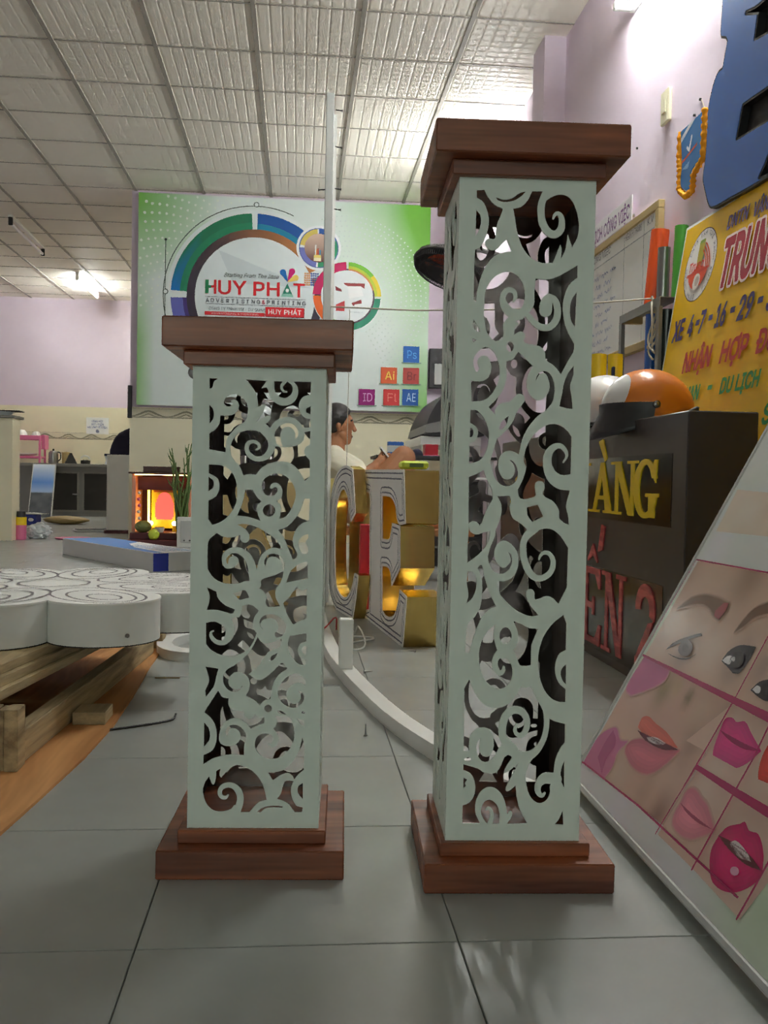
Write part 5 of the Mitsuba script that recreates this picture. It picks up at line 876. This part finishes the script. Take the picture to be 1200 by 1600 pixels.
pr.add(Point(-2.93, 1.22).buffer(.025), '#6a6f86'); pr.done(nt)
fr = thing('leaning_picture', 'blue sky picture panel leaning on the kitchen counter', 'picture'); L0, L1 = V(-3.53, 12.75, 0.004), V(-3.30, 12.70, .004); up_ = V(-.10, .62, .72); up_ /= np.linalg.norm(up_); u_ = (L1-L0)/np.linalg.norm(L1-L0); nn_ = np.cross(u_, up_)
part(fr, 'panel', frame(bx(0, .33, 0, .95, -.02, 0), L0, u_, up_, nn_), 'lightgrey'); pr = Print(L0, u_, up_)
pr.grid(.012, .318, .012, .938, 8, 40, lambda v: np.where((v[:, 1] > .45)[:, None], hexc('#4f86cc')*(1-np.clip(np.abs(v[:, 1]-.62)/.3, 0, 1))[:, None]+hexc('#c9d6e6')*np.clip(np.abs(v[:, 1]-.62)/.3, 0, 1)[:, None], hexc('#23303a')+.12*meshkit.fbm(np.stack([v[:, 0]*14, v[:, 1]*9, 0*v[:, 0]], -1), 3)[:, None])); pr.done(fr)
bc = thing('blue_crate', 'dark blue box with white ovals on the floor holding papers', 'box'); part(bc, 'body', bx(-3.17, -2.96, 11.05, 11.25, 0, .115, .003), 'deepblue')
for x in (-3.115, -3.02): part(bc, 'oval', frame(extr(affinity.scale(Point(0, 0).buffer(1), .03, .02), .001), (x, 11.0495, .06), (1, 0, 0), EZ, (0, -1, 0)), 'paper')
solo('paper_sheets', cat([tf(bx(-.13, .13, -.08, .08, 0, .004), a_, (-3.05+dx, 11.14, .118+dz)) for a_, dx, dz in ((8, 0, 0), (-25, .05, .006), (40, -.03, .012))]), 'paper', 'loose white papers on the dark blue box', 'papers')
yb = trimesh.creation.icosphere(3, 1.); yb.vertices *= (1+.3*(meshkit.fbm(yb.vertices*2+9, 3)-.5))[:, None]; yb.apply_scale((.26, .14, .05)); yb.apply_translation((-2.70, 11.35, .05)); yb.vertices[:, 2] = np.maximum(yb.vertices[:, 2], .001)
solo('yellow_sack', yb, 'screenwood', 'flat yellowish sack lying on the floor right of the blue box', 'sack', smooth=True)
np_ = thing('newspaper', 'folded newspaper lying on the floor left of the white block', 'newspaper'); part(np_, 'pages', tf(bx(-.15, .15, -.1, .1, 0, .03, .01), 25, (-2.12, 9.9, 0)), 'paper'); part(np_, 'cover', tf(bx(-.155, .155, -.105, -.02, .03, .034), 25, (-2.12, 9.9, 0)), 'softblack')
wb_ = thing('white_block', 'plain white cabinet beside the altar with a dark cloth on top', 'cabinet'); part(wb_, 'body', bx(-1.915, -1.675, 9.70, 10.3, .03, .79, .004), 'white'); part(wb_, 'plinth', bx(-1.93, -1.66, 9.66, 10.3, 0, .03), 'maroon')
cl = trimesh.creation.icosphere(4, 1.); cl.apply_scale((.24, .2, .28)); cl = cl.slice_plane([0, 0, 0], [0, 0, 1], cap=True); cl.vertices *= (1+.08*(meshkit.fbm(cl.vertices*9, 3)-.5))[:, None]; cl.vertices[:, 2] = np.maximum(cl.vertices[:, 2], 0); cl.apply_translation((-1.70, 9.98, .792))
solo('dark_cloth', cl, 'navy', 'navy cloth bundle on top of the white cabinet', 'cloth', smooth=60)
solo('wall_strip', bx(-1.535, -1.50, 8.66, 8.699, 1.10, 1.39, .003), 'softblack', 'dark narrow strip on the wall corner above the white cabinet', 'strip')
# the altar on the floor
al = thing('altar', 'glowing red floor altar with lit gold tablet against the back wall', 'altar')
part(al, 'platform', bx(-1.42, -.92, 8.02, 8.69, 0, .045, .004), 'maroon'); part(al, 'step', bx(-1.41, -.93, 8.12, 8.69, .045, .10, .004), 'maroon')
for x0, x1 in ((-1.425, -1.395), (-.955, -.925)): part(al, 'side_wall', bx(x0, x1, 8.30, 8.69, .10, .60), 'altarwall')
part(al, 'back_panel', bx(-1.395, -.955, 8.66, 8.69, .10, .60), 'maroon'); part(al, 'roof', bx(-1.45, -.90, 8.26, 8.69, .60, .615, .003), 'brownwood'); part(al, 'crest', bx(-1.33, -1.02, 8.28, 8.32, .615, .665, .004), 'brownwood')
part(al, 'valance', bx(-1.39, -.96, 8.40, 8.41, .46, .575), 'maroon')
for k in range(6): part(al, 'garland_flower', tf(trimesh.creation.icosphere(2, .016), 0, (-1.372+.006*(k % 2), 8.33, .16+.055*k)), 'white' if k < 3 or k == 5 else 'pink', True)
tb = part(al, 'tablet', bx(-1.29, -1.06, 8.50, 8.53, .12, .50, .004), 'yellow', label='lit gold framed tablet')
arch = unary_union([sbox(-1.245, .20, -1.105, .38), Point(-1.175, .38).buffer(.06), sbox(-1.255, .22, -1.095, .35)])
k = num(tb+'__red_face'); d = mikit.ply(frame(extr(arch, .002), (0, 8.4985, 0), (1, 0, 0), EZ, (0, -1, 0)), 'm_red'); d['emitter'] = {'type': 'area', 'radiance': rgb((ALTAR*.10, ALTAR*.012, ALTAR*.008))}; scene[k] = d
pr = Print((0, 8.4995, 0), (1, 0, 0), (0, 0, 1)); pr.add(arch.buffer(.014), '#f0c84a'); pr.add(sbox(-1.27, .44, -1.08, .48), '#b0602c'); pr.done(tb, name='gold_print')
lamp(al, 'light_strip', bx(-1.40, -.95, 8.285, 8.292, .588, .598), ALTAR*1.0, (1, .42, .10), 'row of small orange lights'); lamp(al, 'side_light', bx(-1.315, -1.295, 8.44, 8.46, .16, .47, .004), ALTAR*.5, (1, .62, .06), 'yellow light strip')
for x in (-1.28, -1.075): lamp(al, 'candle_bulb', tf(trimesh.creation.icosphere(3, .022), 0, (x, 8.40, .17)), ALTAR*2.2, (1, .72, .30)); part(al, 'bulb_base', cyl((x, 8.40, .10), (x, 8.40, .15), .018), 'yellow')
solo('pomelo', tf(trimesh.creation.icosphere(3, 1.), 0, (-1.31, 8.20, .15), s=(.07, .07, .052)), 'fruit', 'dark green fruit on the left front of the altar', 'fruit', smooth=True)
yc = trimesh.creation.icosphere(2, 1.); yc.vertices *= (1+.4*(meshkit.fbm(yc.vertices*3, 2)-.5))[:, None]; yc.apply_scale((.045, .036, .048)); yc.apply_translation((-1.20, 8.062, .093))
solo('flower_bunch', yc, 'lime', 'small yellow flower bunch at the front of the altar', 'flowers', smooth=True)
ip = thing('incense_pot', 'white pot for incense before the lit tablet', 'pot'); part(ip, 'bowl', lathe([(0, 0), (.03, 0), (.042, .03), (.04, .045), (0, .04)], (-1.18, 8.25, .10)), 'white', 30); part(ip, 'rim', tube([(-1.18+.041*math.cos(q), 8.25+.041*math.sin(q), .145) for q in np.linspace(0, 2*math.pi, 20)[:-1]], .003, 5, True), 'yellow', True)
vp = thing('lucky_bamboo', 'tall green plant stems with curling tips in a pot before the altar', 'plant'); part(vp, 'vase', lathe([(0, 0), (.038, 0), (.045, .06), (.034, .14), (.04, .16), (0, .15)], (-.972, 8.068, .046)), 'green', 30)
for k in range(13):
    a, l = k*2.4, .52+.04*((k*7) % 6); lean = .05+.035*((k*5) % 4); pts = [(-.972+.022*math.cos(a)+lean*math.cos(a)*q**1.3+.018*math.sin(7*q+k), 8.068+.022*math.sin(a)+.6*lean*math.sin(a)*q, .14+l*q) for q in np.linspace(0, 1, 9)]
    s = part(vp, 'stem', tube(pts, np.linspace(.012, .004, 9), 6), 'leaf', True)
    for j in (3, 5, 7):
        p0 = V(*pts[j]); b = a+j; part(s, 'leaf', tube([p0, p0+V(.03*math.cos(b), .02*math.sin(b), .03), p0+V(.055*math.cos(b), .03*math.sin(b), .085)], [.005, .007, .001], 5), 'leaf', True)
pc = thing('white_unit', 'flat white plastic box unit standing by the altar, partly behind the pillar', 'box'); part(pc, 'body', bx(-.985, -.78, 7.86, 7.90, 0, .25, .004), 'white'); part(pc, 'cover', bx(-.955, -.80, 7.85, 7.86, .04, .22, .002), 'lightgrey')
for x in (-.93, -.885): part(pc, 'button', bx(x, x+.012, 7.845, 7.85, .055, .065), 'softblack')
